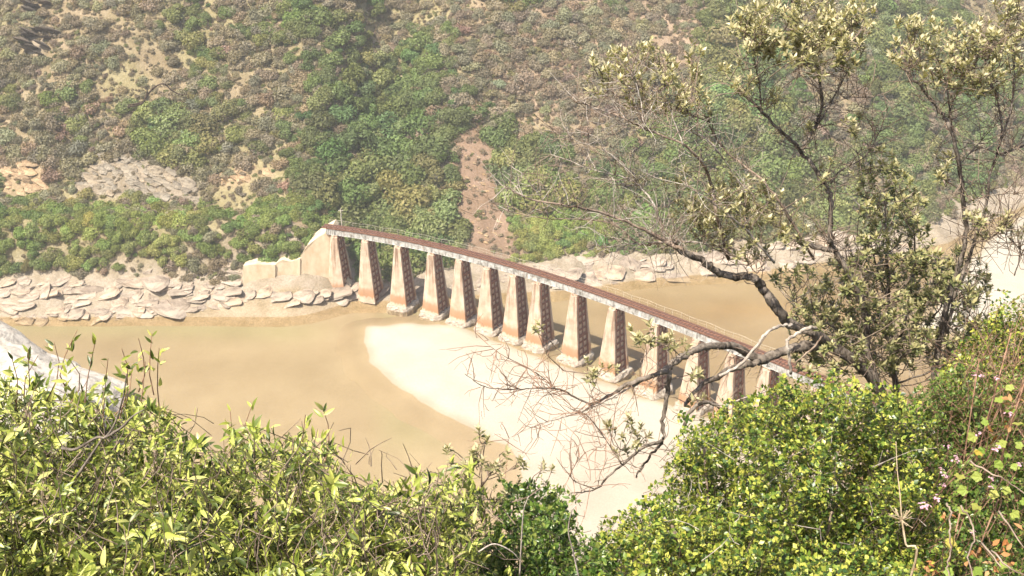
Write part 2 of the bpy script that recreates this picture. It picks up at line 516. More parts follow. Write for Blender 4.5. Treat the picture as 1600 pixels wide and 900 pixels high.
c = blend(c, smooth(880, 1020, U) * (1 - smooth(620, 700, Vp)), brown)
c = blend(c, smooth(0.45, 0.62, fbm(X * 0.02 + 8, Y * 0.035, 3)) * 0.5, lightt)
c = blend(c, np.exp(-((Vp - 505 - 0.02 * (U - 300)) / 16.0) ** 2) * (1 - smooth(420, 560, U)) * 0.8, green)
c = blend(c, smooth(560, 640, U) * (1 - smooth(960, 1100, U)) * np.clip(smooth(-14, -3, poly_sdf(X, Y, BANK)) * 0 + (1 - smooth(2, 14, Y - np.interp(X, [-40, 60], [214, 150]))) * 0.9, 0, 1), green)
c = blend(c, smooth(1060, 1140, U) * np.exp(-((Vp - 478) / 12.0) ** 2) * 0.6, np.array([0.30, 0.22, 0.13]))
sd = poly_sdf(X, Y, BANK)
c = blend(c, smooth(-9, -1, sd) * 0.35, lightt)
c = blend(c, smooth(640, 720, Vp) * smooth(520, 640, U) * 0.9, lightt)
me = mesh('riverbed', np.stack([X, Y, Z], 1), F, MAT['sand'], True)
vert_color(me, 'zone', c)
tag(link('riverbed', me), kind='structure')
for nm, pl, (x0, x1, y0, y1) in (('sandbank', BANK, (-60, 130, 84, 225)), ('sandbank', BANK2, (60, 330, 160, 345))):
    X, Y, F = grid(np.arange(x0, x1, 0.8), np.arange(y0, y1, 0.8))
    sd = poly_sdf(X, Y, pl) + (fbm(X * 0.25, Y * 0.25, 3) - 0.5) * 1.6
    Z = np.interp(sd, [-8, -3, 0, 1.5, 10], [-1.9, -0.5, -0.02, 0.10, 0.42]) + (fbm(X * 0.12, Y * 0.12, 3) - .5) * 0.12
    ok = sd > -7.8
    F = F[ok[F].all(1)]
    used = np.unique(F); remap = -np.ones(len(X), int); remap[used] = np.arange(len(used))
    X, Y, Z, sd = X[used], Y[used], Z[used], sd[used]; F = remap[F]
    U, Vp = proj(np.stack([X, Y, Z], 1))
    dry = np.array([0.385, 0.35, 0.292]); wet = np.array([0.32, 0.27, 0.20]); pinky = np.array([0.355, 0.30, 0.24])
    c = np.tile(tan, (len(X), 1))
    c = blend(c, smooth(-2.5, 0.3, sd), wet)
    c = blend(c, smooth(0.2, 2.5, sd), dry)
    if pl is BANK: c = blend(c, smooth(650, 760, Vp + 0.12 * (U - 800)) * (0.5 + 0.5 * fbm(X * 0.08, Y * 0.08, 3)), pinky)
    me = mesh('sandbank', np.stack([X, Y, Z], 1), F, MAT['sand'], True)
    vert_color(me, 'zone', c)
    tag(link('sandbank', me), kind='structure')
X, Y, F = grid(np.array([-330., 420.]), np.array([96., 345.]))
tag(link('river_water', mesh('river_water', np.stack([X, Y, 0 * X], 1), F, MAT['water'])), kind='structure')

# ------------------------------------------------------------------ bridge
PIER_PX = [(574, 464), (626, 475), (675, 486), (718.5, 500), (759, 513.8), (798, 527.5), (838.7, 543.7), (892, 565), (952, 590), (1016, 616)]
DECK_PX = [(516, 359), (570, 367), (622, 376.5), (672, 386), (722, 398), (780, 413.5), (845, 433), (915, 456.5), (982, 481), (1040, 502), (1100, 524), (1124, 533.5), (1232, 577), (1330, 620)]
pp = np.array([gnd(u, v, 16.4)[:2] for u, v in DECK_PX])
# smooth near edge of the deck, carried on both ways
tt = np.concatenate([[0], np.cumsum(np.hypot(*np.diff(pp, axis=0).T))])
cx, cyy = np.polyfit(tt, pp[:, 0], 3), np.polyfit(tt, pp[:, 1], 3)
def line(t): return np.array([np.polyval(cx, t), np.polyval(cyy, t)])
def tangent(t):
    d = line(t + 0.05) - line(t - 0.05); return d / np.linalg.norm(d)
PIER_U = [522.5, 570.5, 621.7, 673.7, 717.3, 760.9, 802.3, 840, 898, 957.5, 1024, 1088, 1144, 1198]
_t = np.linspace(-4, tt[-1] + 4, 900)
_u = proj(np.array([[*line(q), 15.0] for q in _t]))[0]
pier_t = [float(np.interp(u, _u, _t)) for u in PIER_U]
tt = list(pier_t)
step = 9.6
pier_t += [pier_t[-1] + step * k for k in range(1, 4)]
T0, T1 = -1.2, pier_t[-1] + step
PH = 14.85          # pier top
HW = 0.92          # half width of the deck
OFF = 1.05        # the traced line is the near deck edge
def frame(t):
    p = line(t); d = tangent(t); n = np.array([-d[1], d[0]])    # n points away from the camera side
    if n[1] < 0: n = -n
    return p + n * OFF, d, n

bridge = empty('railway_bridge', (*frame(tt[5])[0], 0))
B0 = np.array([*frame(tt[5])[0], 0])
tag(bridge, 'curved single track railway bridge on tapered concrete and rusty steel piers crossing the river', 'bridge')

def wall_mesh():
    """near leg of a pier in pier space: x along the track, y away from the camera, pointed nose towards -y"""
    mb = MB(); rings = []
    for t in (0, 0.33, 0.66, 1.0):
        L = 2.35 + (0.85 - 2.35) * t
        yo = -2.72 + 0.86 * t; z = t * PH
        rings.append([(-L, yo + 0.50, z), (-L * 0.25, yo, z), (L, yo + 0.22, z), (L, yo + 0.72, z), (-L, yo + 0.72, z)])
    mb.loft(rings)
    return mesh('wall', mb.V, mb.F, MAT['pier'])
def lattice_mesh(two):
    mb = MB()
    def xz(t): return 2.05 + (0.92 - 2.05) * t
    rows = 10
    def bar(y0, y1, t0, t1, th=0.06):
        x0, x1 = xz(t0), xz(t1)
        a0, a1, b0, b1 = y0 * WW(t0), y1 * WW(t0), y0 * WW(t1), y1 * WW(t1)
        mb.loft([[(x0 - th, a0, t0 * PH), (x0 + th, a0, t0 * PH), (x0 + th, a1, t0 * PH), (x0 - th, a1, t0 * PH)],
                 [(x1 - th, b0, t1 * PH), (x1 + th, b0, t1 * PH), (x1 + th, b1, t1 * PH), (x1 - th, b1, t1 * PH)]])
    def WW(t): return 1.85 - 0.67 * t
    W = 1.0
    for y0, y1 in ((-W, -W + 0.22), (-0.10, 0.10), (W - 0.22, W)):
        if not two and y0 > -1 and y0 < 0.5: continue
        bar(y0, y1, 0.02, 0.995, 0.07)
    r = random.Random(3)
    for k in range(rows + 1):
        t = 0.02 + 0.96 * k / rows
        h = 0.013 if k % 4 else 0.026
        if not two and k % 3: continue
        bar(-W + 0.02, W - 0.02, max(0.02, t - h), min(0.99, t + h), 0.05)
    return mesh('lattice', mb.V, mb.F, MAT['rust'])
def backing_mesh():
    """added panel just behind the lattice, bright openings put into its pale colour"""
    mb = MB(); rings = []
    for t in (0.02, 0.5, 0.995):
        x = 2.05 + (0.92 - 2.05) * t - 0.22; w = (1.85 - 0.67 * t) * 0.97
        rings.append([(x - 0.3, -w, t * PH), (x, -w, t * PH), (x, w, t * PH), (x - 0.3, w, t * PH)])
    mb.loft(rings); return mesh('added_backing', mb.V, mb.F, MAT['bright_backing'])
def cap_mesh():
    mb = MB(); mb.box((0, 0, PH + 0.12), (0.78, 1.25, 0.12)); return mesh('pier', mb.V, mb.F, MAT['pier'])
def footing_mesh(seed):
    r = np.random.default_rng(seed); mb = MB(); rings = []
    k = 26
    base = r.uniform(-0.18, 0.18, k)
    for z, g in ((-1.6, 0.98), (-0.05, 0.98), (0.25, 0.96), (0.6, 0.92), (0.85, 0.84)):
        ring = []
        for j in range(k):
            a = 2 * math.pi * j / k
            ca, sa = math.cos(a), math.sin(a)
            q = (abs(ca) ** 5 + abs(sa) ** 5) ** (-0.2)
            w = g * (1 + base[j] * 0.35 + r.uniform(-0.05, 0.05))
            ring.append((ca * q * 3.0 * w, sa * q * 3.75 * w, z + r.uniform(-0.1, 0.1)))
        rings.append(ring)
    mb.loft(rings); return mesh('footing', mb.V, mb.F, MAT['footing'])
backM = backing_mesh()
wallM, latM, latB, capM = wall_mesh(), lattice_mesh(True), lattice_mesh(False), cap_mesh()
footM = [footing_mesh(k) for k in range(4)]
for i, t in enumerate(pier_t):
    p, d, n = frame(t)
    M = Matrix(((d[0], n[0], 0, p[0] - B0[0]), (d[1], n[1], 0, p[1] - B0[1]), (0, 0, 1, 0), (0, 0, 0, 1)))
    pier = link('pier', capM, bridge, M)
    link('wall', wallM, pier)
    link('wall', wallM, pier, Matrix.Diagonal((1, -1, 1, 1)))
    link('lattice', latM, pier)
    link('added_backing', backM, pier)
    link('lattice', latB, pier, Matrix.Diagonal((-1, 1, 1, 1)))
    if i > 1: link('footing', footM[i % 4], pier)

def sweep(prof, t0, t1, n, z0=0.0):
    """profile [(offset across, z)] swept along the track"""
    mb = MB(); rings = []
    for t in np.linspace(t0, t1, n):
        p, d, nn = frame(t)
        rings.append([(p[0] + nn[0] * o - B0[0], p[1] + nn[1] * o - B0[1], z + z0) for o, z in prof])
    mb.loft(rings); return mb
GZ = PH + 0.26
spans = [T0] + pier_t + [T1]
stiffM = MB(); stiffM.box((0, 0, 0.72), (0.07, 0.05, 0.68)); stiffM = mesh('stiffener', stiffM.V, stiffM.F, MAT['girder'])
for a, b in zip(spans[:-1], spans[1:]):
    for sgn in (-1, 1):
        o = sgn * (HW - 0.08)
        g = sweep([(o - 0.035, 0), (o + 0.035, 0), (o + 0.035, 1.42), (o - 0.035, 1.42)], a + 0.06, b - 0.06, 4, GZ).build('girder', MAT['girder'], bridge)
        fl = sweep([(o - 0.17, 0.02), (o + 0.17, 0.02), (o + 0.17, 0.09), (o - 0.17, 0.09)], a + 0.08, b - 0.08, 4, GZ).build('flange', MAT['girder'], g)
        ns = max(4, int((b - a) / 1.5))
        for k in range(ns + 1):
            t = a + 0.15 + (b - a - 0.3) * k / ns
            p, d, n = frame(t)
            q = p + n * (o + sgn * 0.085)
            link('stiffener', stiffM, g, Matrix(((d[0], n[0], 0, q[0] - B0[0]), (d[1], n[1], 0, q[1] - B0[1]), (0, 0, 1, GZ + 0.02), (0, 0, 0, 1))))
DZ = GZ + 1.42
TB = T0 - 1.0
sweep([(-HW - 0.12, 0), (HW + 0.12, 0), (HW + 0.12, 0.16), (-HW - 0.12, 0.16)], TB, T1 + 6, 70, DZ).build('deck', MAT['track'], bridge)
mb = MB()
for t in np.arange(TB + 0.3, T1 + 6, 0.68):
    p, d, n = frame(t)
    mb.box((p[0] - B0[0], p[1] - B0[1], DZ + 0.22 + random.uniform(-0.01, 0.01)), (0.12, HW + 0.1 + random.uniform(-.06, .12), 0.075), [(d[0], d[1], 0), (n[0], n[1], 0), (0, 0, 1)])
tag(mb.build('sleepers', MAT['sleeper'], bridge), kind='stuff')
for o in (-0.56, 0.56):
    sweep([(o - 0.06, 0), (o + 0.06, 0), (o + 0.03, 0.05), (o + 0.035, 0.15), (o - 0.035, 0.15), (o - 0.03, 0.05)], TB, T1 + 6, 90, DZ + 0.297).build('rail', MAT['rail'], bridge)
sweep([(-HW - 0.16, 0), (-HW - 0.02, 0), (-HW - 0.02, 0.1), (-HW - 0.16, 0.1)], TB, T1 + 6, 70, DZ + 0.165).build('edge_beam', MAT['sleeper'], bridge)
sweep([(HW + 0.02, 0), (HW + 0.22, 0), (HW + 0.22, 0.12), (HW + 0.02, 0.12)], TB, T1 + 6, 70, DZ + 0.165).build('edge_beam', MAT['sleeper'], bridge)
# handrail: thin posts and sagging cables on the far side
postM = MB(); postM.box((0, 0, 0.62), (0.022, 0.022, 0.62)); postM = mesh('handrail_post', postM.V, postM.F, MAT['cable'])
hp = np.arange(T0, T1, 1.9)
pts = []
for t in hp:
    p, d, n = frame(t); q = p + n * (HW + 0.3)
    lean = random.uniform(-0.06, 0.06)
    M = Matrix.Translation((q[0] - B0[0], q[1] - B0[1], DZ + 0.1)) @ Matrix.Rotation(lean, 4, 'Y')
    link('handrail_post', postM, bridge, M)
for zz, rr in ((1.25, 0.024), (0.7, 0.012)):
    P = []
    for k, t in enumerate(np.linspace(T0, T1, 150)):
        p, d, n = frame(t); q = p + n * (HW + 0.3)
        P.append((q[0] - B0[0], q[1] - B0[1], DZ + 0.1 + zz + 0.1 * math.sin(t * 0.9)))
    m_ = MB(); m_.tube(P, rr, 5); m_.build('handrail_cable', MAT['cable'], bridge)

# left abutment: stepped concrete retaining walls in front of the bench
ab = empty('bridge_abutment', (*gnd(500, 450, 2)[:2], 0)); A0 = np.array(ab.location)
tag(ab, 'pale ochre stepped concrete abutment wall at the far end of the bridge', 'abutment')
def abut_block(name, top_px, base_px, dist, thick):
    """outline in the wall's vertical plane"""
    pts = [at(u, v, dd) for (u, v), dd in zip(top_px + base_px, dist)]
    mb = MB()
    k = len(pts)
    f = [p - A0 for p in pts]; b = [p + np.array([0.25, thick, 0]) - A0 for p in pts]
    mb.add(f + b, [tuple(range(k)), tuple(range(2 * k - 1, k - 1, -1))] + [(i, i + k, (i + 1) % k + k, (i + 1) % k) for i in range(k)])
    return mb.build(name, MAT['abut'], ab)
abut_block('wing_wall', [(516, 360), (521, 366), (540, 432), (548, 446)], [(468, 470), (470, 400), (480, 384), (498, 370)], [217.5, 217.5, 217.0, 216.0, 214.5, 215.5, 216.0, 217.0], 7)
abut_block('retaining_wall', [(469, 404), (468.5, 470)], [(429, 470), (431, 412), (440, 406), (454, 409)], [215.2, 214.4, 213.6, 214.4, 214.6, 215.0], 5)
abut_block('retaining_wall', [(430, 414), (429.5, 466)], [(378, 455), (380, 415), (400, 413)], [214.0, 213.4, 212.2, 213.2, 213.6], 5)

# pole on the bench by the bridge end
pl = empty('utility_pole', tuple(at(534, 352, 224)))
tag(pl, 'thin pale upright pole beside the track at the far bridge end', 'pole')
P0 = np.array(pl.location)
m_ = MB(); m_.tube([(0, 0, -3), (0, 0, 2), (0.05, 0, 4.2)], [0.16, 0.14, 0.10], 8); m_.build('post', MAT['cable'], pl)
m_ = MB(); m_.box((0.03, 0, 3.7), (0.55, 0.07, 0.07)); m_.build('crossarm', MAT['cable'], pl)

# ------------------------------------------------------------------ rocks
def rock_mesh(name, mat, seed, flat=1.0, cuts=9, n=9, rough=0.16, keep=(0.42, 0.78)):
    """angular boulder: a cube sphere cut by random planes"""
    r = np.random.default_rng(seed)
    V = []; idx = {}; F = []
    def vert(p):
        k = tuple(np.round(p, 5))
        if k not in idx: idx[k] = len(V); V.append(np.array(p, float))
        return idx[k]
    g = np.linspace(-1, 1, n)
    for ax in range(3):
        for s in (-1, 1):
            for i in range(n - 1):
                for j in range(n - 1):
                    q = []
                    for a, b in ((i, j), (i + 1, j), (i + 1, j + 1), (i, j + 1)):
                        p = [0, 0, 0]; p[ax] = s; p[(ax + 1) % 3] = g[a] * 1.0; p[(ax + 2) % 3] = g[b]
                        q.append(vert(p))
                    F.append(q if s > 0 else q[::-1])
    V = np.array(V); V = V / np.linalg.norm(V, axis=1)[:, None] * (0.75 + 0.25 * np.linalg.norm(V, axis=1)[:, None] / 1.2)
    for k in range(cuts):
        nrm = r.normal(size=3); nrm /= np.linalg.norm(nrm); d0 = r.uniform(*keep)
        d = V @ nrm
        V = V - np.maximum(d - d0, 0)[:, None] * nrm
    off = r.uniform(0, 50, 2)
    V *= (1 + rough * (fbm(V[:, 0] * 2.2 + off[0] + V[:, 2], V[:, 1] * 2.2 + off[1] - V[:, 2], 4) - 0.5))[:, None]
    V[:, 2] *= flat
    return mesh(name, V, F, mat)
rockA = [rock_mesh('boulder', MAT['rock'], 30 + k, random.uniform(0.35, 0.7), 13) for k in range(8)]
rockS = [rock_mesh('slab', MAT['rock'], 50 + k, random.uniform(0.28, 0.4), 14, 9, 0.3) for k in range(6)]
rockG = [rock_mesh('slab', MAT['rock_grey'], 60 + k, random.uniform(0.25, 0.4)) for k in range(6)]
MAT['rock_shade'] = m_rock('shade_toned_rock', (0.10, 0.085, 0.07), (0.17, 0.145, 0.12), (0.04, 0.035, 0.03))  # shade of the overhang hollows put into the rock colour
rockD = [rock_mesh('slab', MAT['rock_shade'], 70 + k, random.uniform(0.3, 0.5)) for k in range(4)]
rockO = [rock_mesh('slab', MAT['rock_ochre'], 80 + k, random.uniform(0.35, 0.6)) for k in range(5)]

def place(o, loc, sx, sy, sz, rz, rx=0, ry=0):
    o.location = loc; o.rotation_euler = (rx, ry, rz); o.scale = (sx, sy, sz)
rr = random.Random(11)
def hill_hit(u, v):
    d = ray(u, v); t = np.linspace(195, 520, 1400)
    P = np.array([0, 0, CAM_Z]) + d[None, :] * (t / d[1])[:, None]
    h = hill_z(P[:, 0], P[:, 1]) - P[:, 2]
    k = np.argmax(h > 0)
    return P[k] if h[k] > 0 else None
def rock_label(u, s, a, key):
    size = 'large' if a > 1.9 else ('small' if a < 0.95 else 'middling')
    edge = "at the water's edge" if s < 2.2 else ('in the middle of the bank' if s < 6 else 'high on the bank')
    if key == 'left':
        where = 'at the left edge' if u < 110 else ('below the green shrubs' if u < 260 else ('left of the abutment walls' if u < 390 else 'below the abutment walls'))
        return '%s pale angular rock %s, %s' % (size, edge, where)
    if key == 'mid':
        where = 'behind the farthest piers' if u < 720 else 'behind the middle piers'
        return '%s pale boulder %s %s' % (size, edge, where)
    where = 'just right of the bridge' if u < 1050 else ('behind the bare left branches' if u < 1220 else 'behind the gnarled tree')
    return '%s smooth grey rock %s, %s' % (size, edge, where)
def shore_rocks(n, u0, u1, s0, s1, size, key, meshes):
    for k in range(n):
        u = rr.uniform(u0, u1)
        s = rr.uniform(s0, s1)
        x0 = gnd(u, 470)[0]
        y = float(shore(x0)) + s
        z = float(hill_z(x0, y))
        uu, vv = proj(np.array([[x0, y, z]]))
        if 365 < uu[0] < 562 and vv[0] < 456: continue
        a = rr.uniform(*size)
        o = link('boulder', meshes[rr.randrange(len(meshes))])
        place(o, (x0, y, z - a * 0.06), a * rr.uniform(1.2, 2.5), a * rr.uniform(0.9, 1.5), a * rr.uniform(0.45, 0.85), rr.uniform(-0.4, 0.4), rr.uniform(0.1, 0.5), rr.uniform(-0.3, 0.15))
        lb = rock_label(float(uu[0]), s, a, key)
        tag(o, lb, 'rock', 'rocks: ' + lb)
shore_rocks(110, -60, 545, 0.0, 10.0, (0.5, 1.7), 'left', rockA + rockS)
shore_rocks(95, -40, 545, 0.0, 9.0, (1.3, 3.0), 'left', rockS)
shore_rocks(45, -40, 560, -0.8, 1.8, (0.7, 2.0), 'left', rockS)
for (u, v), a in zip([(470, 462), (520, 458), (545, 447), (492, 470), (438, 464), (408, 458), (455, 474), (530, 470), (385, 462), (562, 448), (500, 461)], [2.6, 2.9, 2.2, 2.0, 2.6, 2.3, 2.0, 1.8, 2.2, 1.7, 2.4]):
    p = hill_hit(u, v)
    o = link('boulder', rockS[rr.randrange(6)])
    place(o, (p[0], p[1], p[2] + 0.1), a * 1.9, a * 1.2, a * 0.7, rr.uniform(-.3, .3), rr.uniform(.2, .45), rr.uniform(-.35, -.05))
    tag(o, '%s brownish rock at the foot of the %s' % ('large' if a > 2.1 else 'small', 'tall wing wall' if u > 510 else ('middle abutment wall' if u > 440 else 'lowest abutment wall')), 'rock', 'rocks below the abutment')
shore_rocks(34, 560, 880, -0.4, 7, (0.5, 1.8), 'mid', rockA)
shore_rocks(70, 870, 1500, -0.5, 9.5, (1.0, 3.6), 'right', rockS)

def outcrop(name, label, poly, n, size, meshes, zoff, tilt):
    us = [p[0] for p in poly]; vs2 = [p[1] for p in poly]
    root = None; made = 0; tries = 0
    while made < n and tries < 6000:
        tries += 1
        u = rr.uniform(min(us), max(us)); v = rr.uniform(min(vs2), max(vs2))
        if not in_poly(np.array([u]), np.array([v]), poly)[0]: continue
        p = hill_hit(u, v)
        if p is None: continue
        if root is None:
            root = empty(name, tuple(p)); tag(root, label, 'rock outcrop')
        a = rr.uniform(*size)
        o = link('slab', meshes[rr.randrange(len(meshes))], root)
        place(o, Vector(p) - root.location + Vector((0, 0, zoff * a)), a * rr.uniform(1.1, 1.9), a * rr.uniform(0.8, 1.2), a * rr.uniform(0.7, 1.1), rr.uniform(-0.3, 0.3), tilt + rr.uniform(-.1, .1), 0.25 + rr.uniform(-.15, .15))
        made += 1
outcrop('rock_outcrop', 'grey layered rock outcrop on the hillside above the green bank shrubs', BARE[2], 110, (0.7, 1.6), rockG, 0.3, 0.55)
outcrop('rock_outcrop', 'ochre crumbling rock face at the left edge of the hillside', [(-40, 258), (70, 252), (72, 302), (-40, 305)], 40, (0.7, 1.8), rockO, 0.1, 0.3)
outcrop('rock_outcrop', 'small brown rock ledge right of the grey layered outcrop', BARE[3], 16, (0.7, 1.7), rockO, 0.1, 0.3)
outcrop('rock_outcrop', 'shade-toned overhanging rock ledge high on the left hillside', [(38, 60), (85, 50), (80, 92), (40, 95)], 12, (1.3, 2.4), rockD, 0.9, -0.6)
outcrop('rock_outcrop', 'small shade-toned rock ledge near the top left of the hillside', [(35, 14), (75, 10), (70, 26), (35, 30)], 6, (1.0, 2.0), rockD, 0.9, -0.6)
outcrop('rock_outcrop', 'low cluster of brown stones in the bare landslide scar', [(720, 225), (750, 225), (800, 390), (745, 390)], 34, (0.25, 0.7), rockO, 0.1, 0.2)

# pale crag on the near side, low left
cp = at(45, 575, 150.0)
crag = link('rock_crag', rock_mesh('rock_crag', MAT['rock_white'], 5, 1.0, 16, 40, 0.55, (0.55, 0.85)))
cz = float(cp[2])
place(crag, (-97.5, 167.0, -1.0), 24.0, 25.5, 13.6, 0.3, -0.05, 0.12)
tag(crag, 'big pale grey rock crag rising behind the left foreground bush', 'rock')

# ------------------------------------------------------------------ hillside scrub
def quads(P, Nn, size, r, aspect=1.0):
    """randomly turned leaf-clump quads at P facing about Nn"""
    n = len(P)
    Nn = Nn + r.normal(size=(n, 3)) * 0.55; Nn /= np.linalg.norm(Nn, axis=1)[:, None]
    A = np.cross(Nn, r.normal(size=(n, 3))); A /= np.linalg.norm(A, axis=1)[:, None]
    Bv = np.cross(Nn, A)
    s = (size * r.uniform(0.6, 1.3, n))[:, None]
    V = np.stack([P - A * s * aspect, P - Bv * s * 0.6 + Nn * s * .15, P + A * s * aspect, P + Bv * s * 0.6 + Nn * s * .15], 1).reshape(-1, 3)
    F = np.arange(4 * n).reshape(n, 4)
    return V, F
def shrub_mesh(name, seed, mat, n, lumps, size, flat=0.75, fill=0.25, aspect=1.0):
    """unit shrub: radius about 1, several uneven lumps of leaf clumps"""
    r = np.random.default_rng(seed)
    P = []; Nn = []
    cs = [np.array([r.uniform(-.55, .55), r.uniform(-.55, .55), r.uniform(0.15, 0.55)]) for _ in range(lumps)]
    rs = [r.uniform(0.32, 0.6) for _ in range(lumps)]
    for c_, q in zip(cs, rs):
        k = max(8, int(n * q ** 2 / sum(a * a for a in rs)))
        d = r.normal(size=(k, 3)); d[:, 2] = np.abs(d[:, 2]) * 1.1 - 0.25; d /= np.linalg.norm(d, axis=1)[:, None]
        rad = q * (1 - fill * r.random(k) ** 1.5) * (0.85 + 0.4 * vnoise(d[:, 0] * 3 + seed, d[:, 1] * 3 + d[:, 2] * 2))
        P.append(c_ + d * rad[:, None]); Nn.append(d)
    P = np.vstack(P); Nn = np.vstack(Nn); P[:, 2] *= flat; P[:, 2] = np.maximum(P[:, 2], -0.1)
    V, F = quads(P, Nn, size, r, aspect)
    me = mesh(name, V, F, mat)
    face_attr(me, 'v', r.random(len(F)))
    return me
MAT['scrub_green'] = leaf_mat('scrub_green_leaves', [(0.11, 0.145, 0.05), (0.165, 0.21, 0.075), (0.23, 0.27, 0.115)], 'v', 0.35, 0.7, 0.12, True)
MAT['scrub_dry'] = leaf_mat('scrub_dry_twigs', [(0.20, 0.175, 0.115), (0.28, 0.245, 0.165), (0.36, 0.315, 0.225)], 'v', 0.3, 0.8, 0.1, True)
MAT['scrub_heath'] = leaf_mat('heath_tufts', [(0.20, 0.16, 0.105), (0.28, 0.225, 0.155), (0.35, 0.285, 0.205)], 'v', 0.3, 0.8, 0.1, True)
greens = [shrub_mesh('shrub', 100 + k, MAT['scrub_green'], 1600, 5 + k % 5, 0.08, 0.78) for k in range(7)]
drys = [shrub_mesh('dry_shrub', 140 + k, MAT['scrub_dry'], 1000, 5 + k % 4, 0.085, 0.72, 0.5, 1.2) for k in range(5)]
heaths = [shrub_mesh('heath_tuft', 170 + k, MAT['scrub_heath'], 260, 3, 0.14, 0.55, 0.5, 1.2) for k in range(5)]

def blob(U, V, cx_, cy_, rx_, ry_): return np.exp(-(((U - cx_) / rx_) ** 2 + ((V - cy_) / ry_) ** 2))
def densities(U, V, X, Y):
    """wanted cover of green, dry and heath at hillside points"""
    n1 = fbm(X * 0.045 + 11, Y * 0.04 + 3, 4); n2 = fbm(X * 0.07 + 51, Y * 0.07 + 13, 3)
    g = 0.13 + 2.6 * (n1 - 0.5) + 0.75 * blob(U, V, 580, 270, 150, 90) + 0.35 * blob(U, V, 650, 60, 70, 60) + 0.4 * blob(U, V, 90, 170, 130, 60) + 0.4 * blob(U, V, 320, 210, 80, 70)
    g += 1.2 * blob(U, V, 880, 360, 95, 55) + 1.1 * blob(U, V, 230, 365, 330, 48) + 0.3 * blob(U, V, 1250, 200, 350, 130) + 0.35 * blob(U, V, 300, 50, 90, 50) + 0.4 * blob(U, V, 1150, 60, 80, 80)
    g -= 0.75 * blob(U, V, 900, 90, 170, 110) + 0.45 * blob(U, V, 200, 40, 70, 60) + 0.35 * blob(U, V, 440, 130, 70, 50)
    d = 0.48 + 1.1 * (n2 - 0.5) + 0.25 * blob(U, V, 180, 250, 250, 80) + 0.3 * blob(U, V, 1350, 250, 250, 90) - 0.5 * blob(U, V, 880, 360, 95, 55) - 0.35 * blob(U, V, 230, 365, 330, 48) - 0.25 * blob(U, V, 580, 270, 120, 80)
    h = 0.40 + 0.55 * blob(U, V, 900, 90, 200, 130) + 0.5 * (n2 - 0.5)
    return np.clip(g, 0, 1), np.clip(d, 0, 1), np.clip(h, 0, 1)
def sample_hill(n, heath_ok=False):
    x = rng.uniform(-160, 240, n); y = rng.uniform(205, 365, n)
    z = hill_z(x, y); U, V = proj(np.stack([x, y, z], 1))
    S = y - shore(x)
    ok = (U > -160) & (U < 1760) & (V > -110) & (V < 440)
    ok &= np.where(x < -34, y - 214.5, S - 10.0) > (fbm(x * .15, y * .15, 2) - .5) * 5
    # keep the track and abutment clear
    for t in np.linspace(TB, T0 + 40, 30):
        p, d_, n_ = frame(t); ok &= (np.hypot(x - p[0], y - p[1]) > 2.6)
    jn = (fbm(x * .25, y * .25, 2) - .5) * 34
    for b in BARE: ok &= ~in_poly(U + jn, V + jn * 0.5, b) | (heath_ok & (rng.random(n) < 0.5))
    ok &= ~((U > 372) & (U < 475) & (V > 405)) & ~((U >= 475) & (U < 560) & (V > 372))
    return x[ok], y[ok], z[ok], U[ok], V[ok]
def scatter(n, which, rad, min_f):
    x, y, z, U, V = sample_hill(n, which == 2)
    dn = densities(U, V, x, y)[which]
    k = rng.random(len(x)) < dn
    x, y, z, U, V, dn = x[k], y[k], z[k], U[k], V[k], dn[k]
    r = (rad[0] + (rad[1] - rad[0]) * rng.random(len(x)) ** 1.9) * (0.65 + 0.6 * dn)
    bank = (V > 300) & (U < 540)
    r = np.where(bank, np.minimum(r, 2.4), r)
    r = np.where((U > 790) & (U < 980) & (V > 320), np.minimum(r, 2.2), r)
    o = np.argsort(-r); x, y, z, U, V, r = (q[o] for q in (x, y, z, U, V, r))
    cell = {}; keepi = []
    for i in range(len(x)):
        cxk, cyk = int(x[i] // 5), int(y[i] // 5); hit = False
        for a in (-1, 0, 1):
            for b in (-1, 0, 1):
                for j in cell.get((cxk + a, cyk + b), ()):
                    if math.hypot(x[i] - x[j], y[i] - y[j]) < min_f * (r[i] + r[j]): hit = True; break
                if hit: break
            if hit: break
        if hit: continue
        cell.setdefault((cxk, cyk), []).append(i); keepi.append(i)
    return [q[keepi] for q in (x, y, z, U, V, r)]
def tints(kind, x, y, U, V, n):
    t = rng.uniform(0.72, 1.2, n)[:, None] * np.ones((n, 3))
    if kind == 'green':
        t *= np.array([1, 1, 1]) + rng.normal(size=(n, 3)) * np.array([0.10, 0.05, 0.06])
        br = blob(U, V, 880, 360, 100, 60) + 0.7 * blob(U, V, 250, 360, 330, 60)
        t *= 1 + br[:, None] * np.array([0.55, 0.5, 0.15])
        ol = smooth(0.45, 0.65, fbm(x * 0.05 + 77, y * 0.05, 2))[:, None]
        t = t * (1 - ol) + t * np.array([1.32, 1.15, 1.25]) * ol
    if kind == 'dry':
        t *= np.array([1, 1, 1]) + rng.normal(size=(n, 3)) * np.array([0.06, 0.05, 0.05])
        pk = rng.random(n)[:, None] < 0.25
        t = np.where(pk, t * np.array([1.03, 0.97, 0.97]), t)
    if kind == 'heath':
        w = blob(U, V, 900, 90, 220, 140)[:, None]
        t = t * (1 - w) + t * np.array([1.05, 0.93, 0.98]) * w
        gr = (rng.random(n) < 0.30)[:, None]
        t = np.where(gr, t * np.array([0.75, 0.95, 0.6]), t)
    return np.clip(t, 0.3, 2.2)

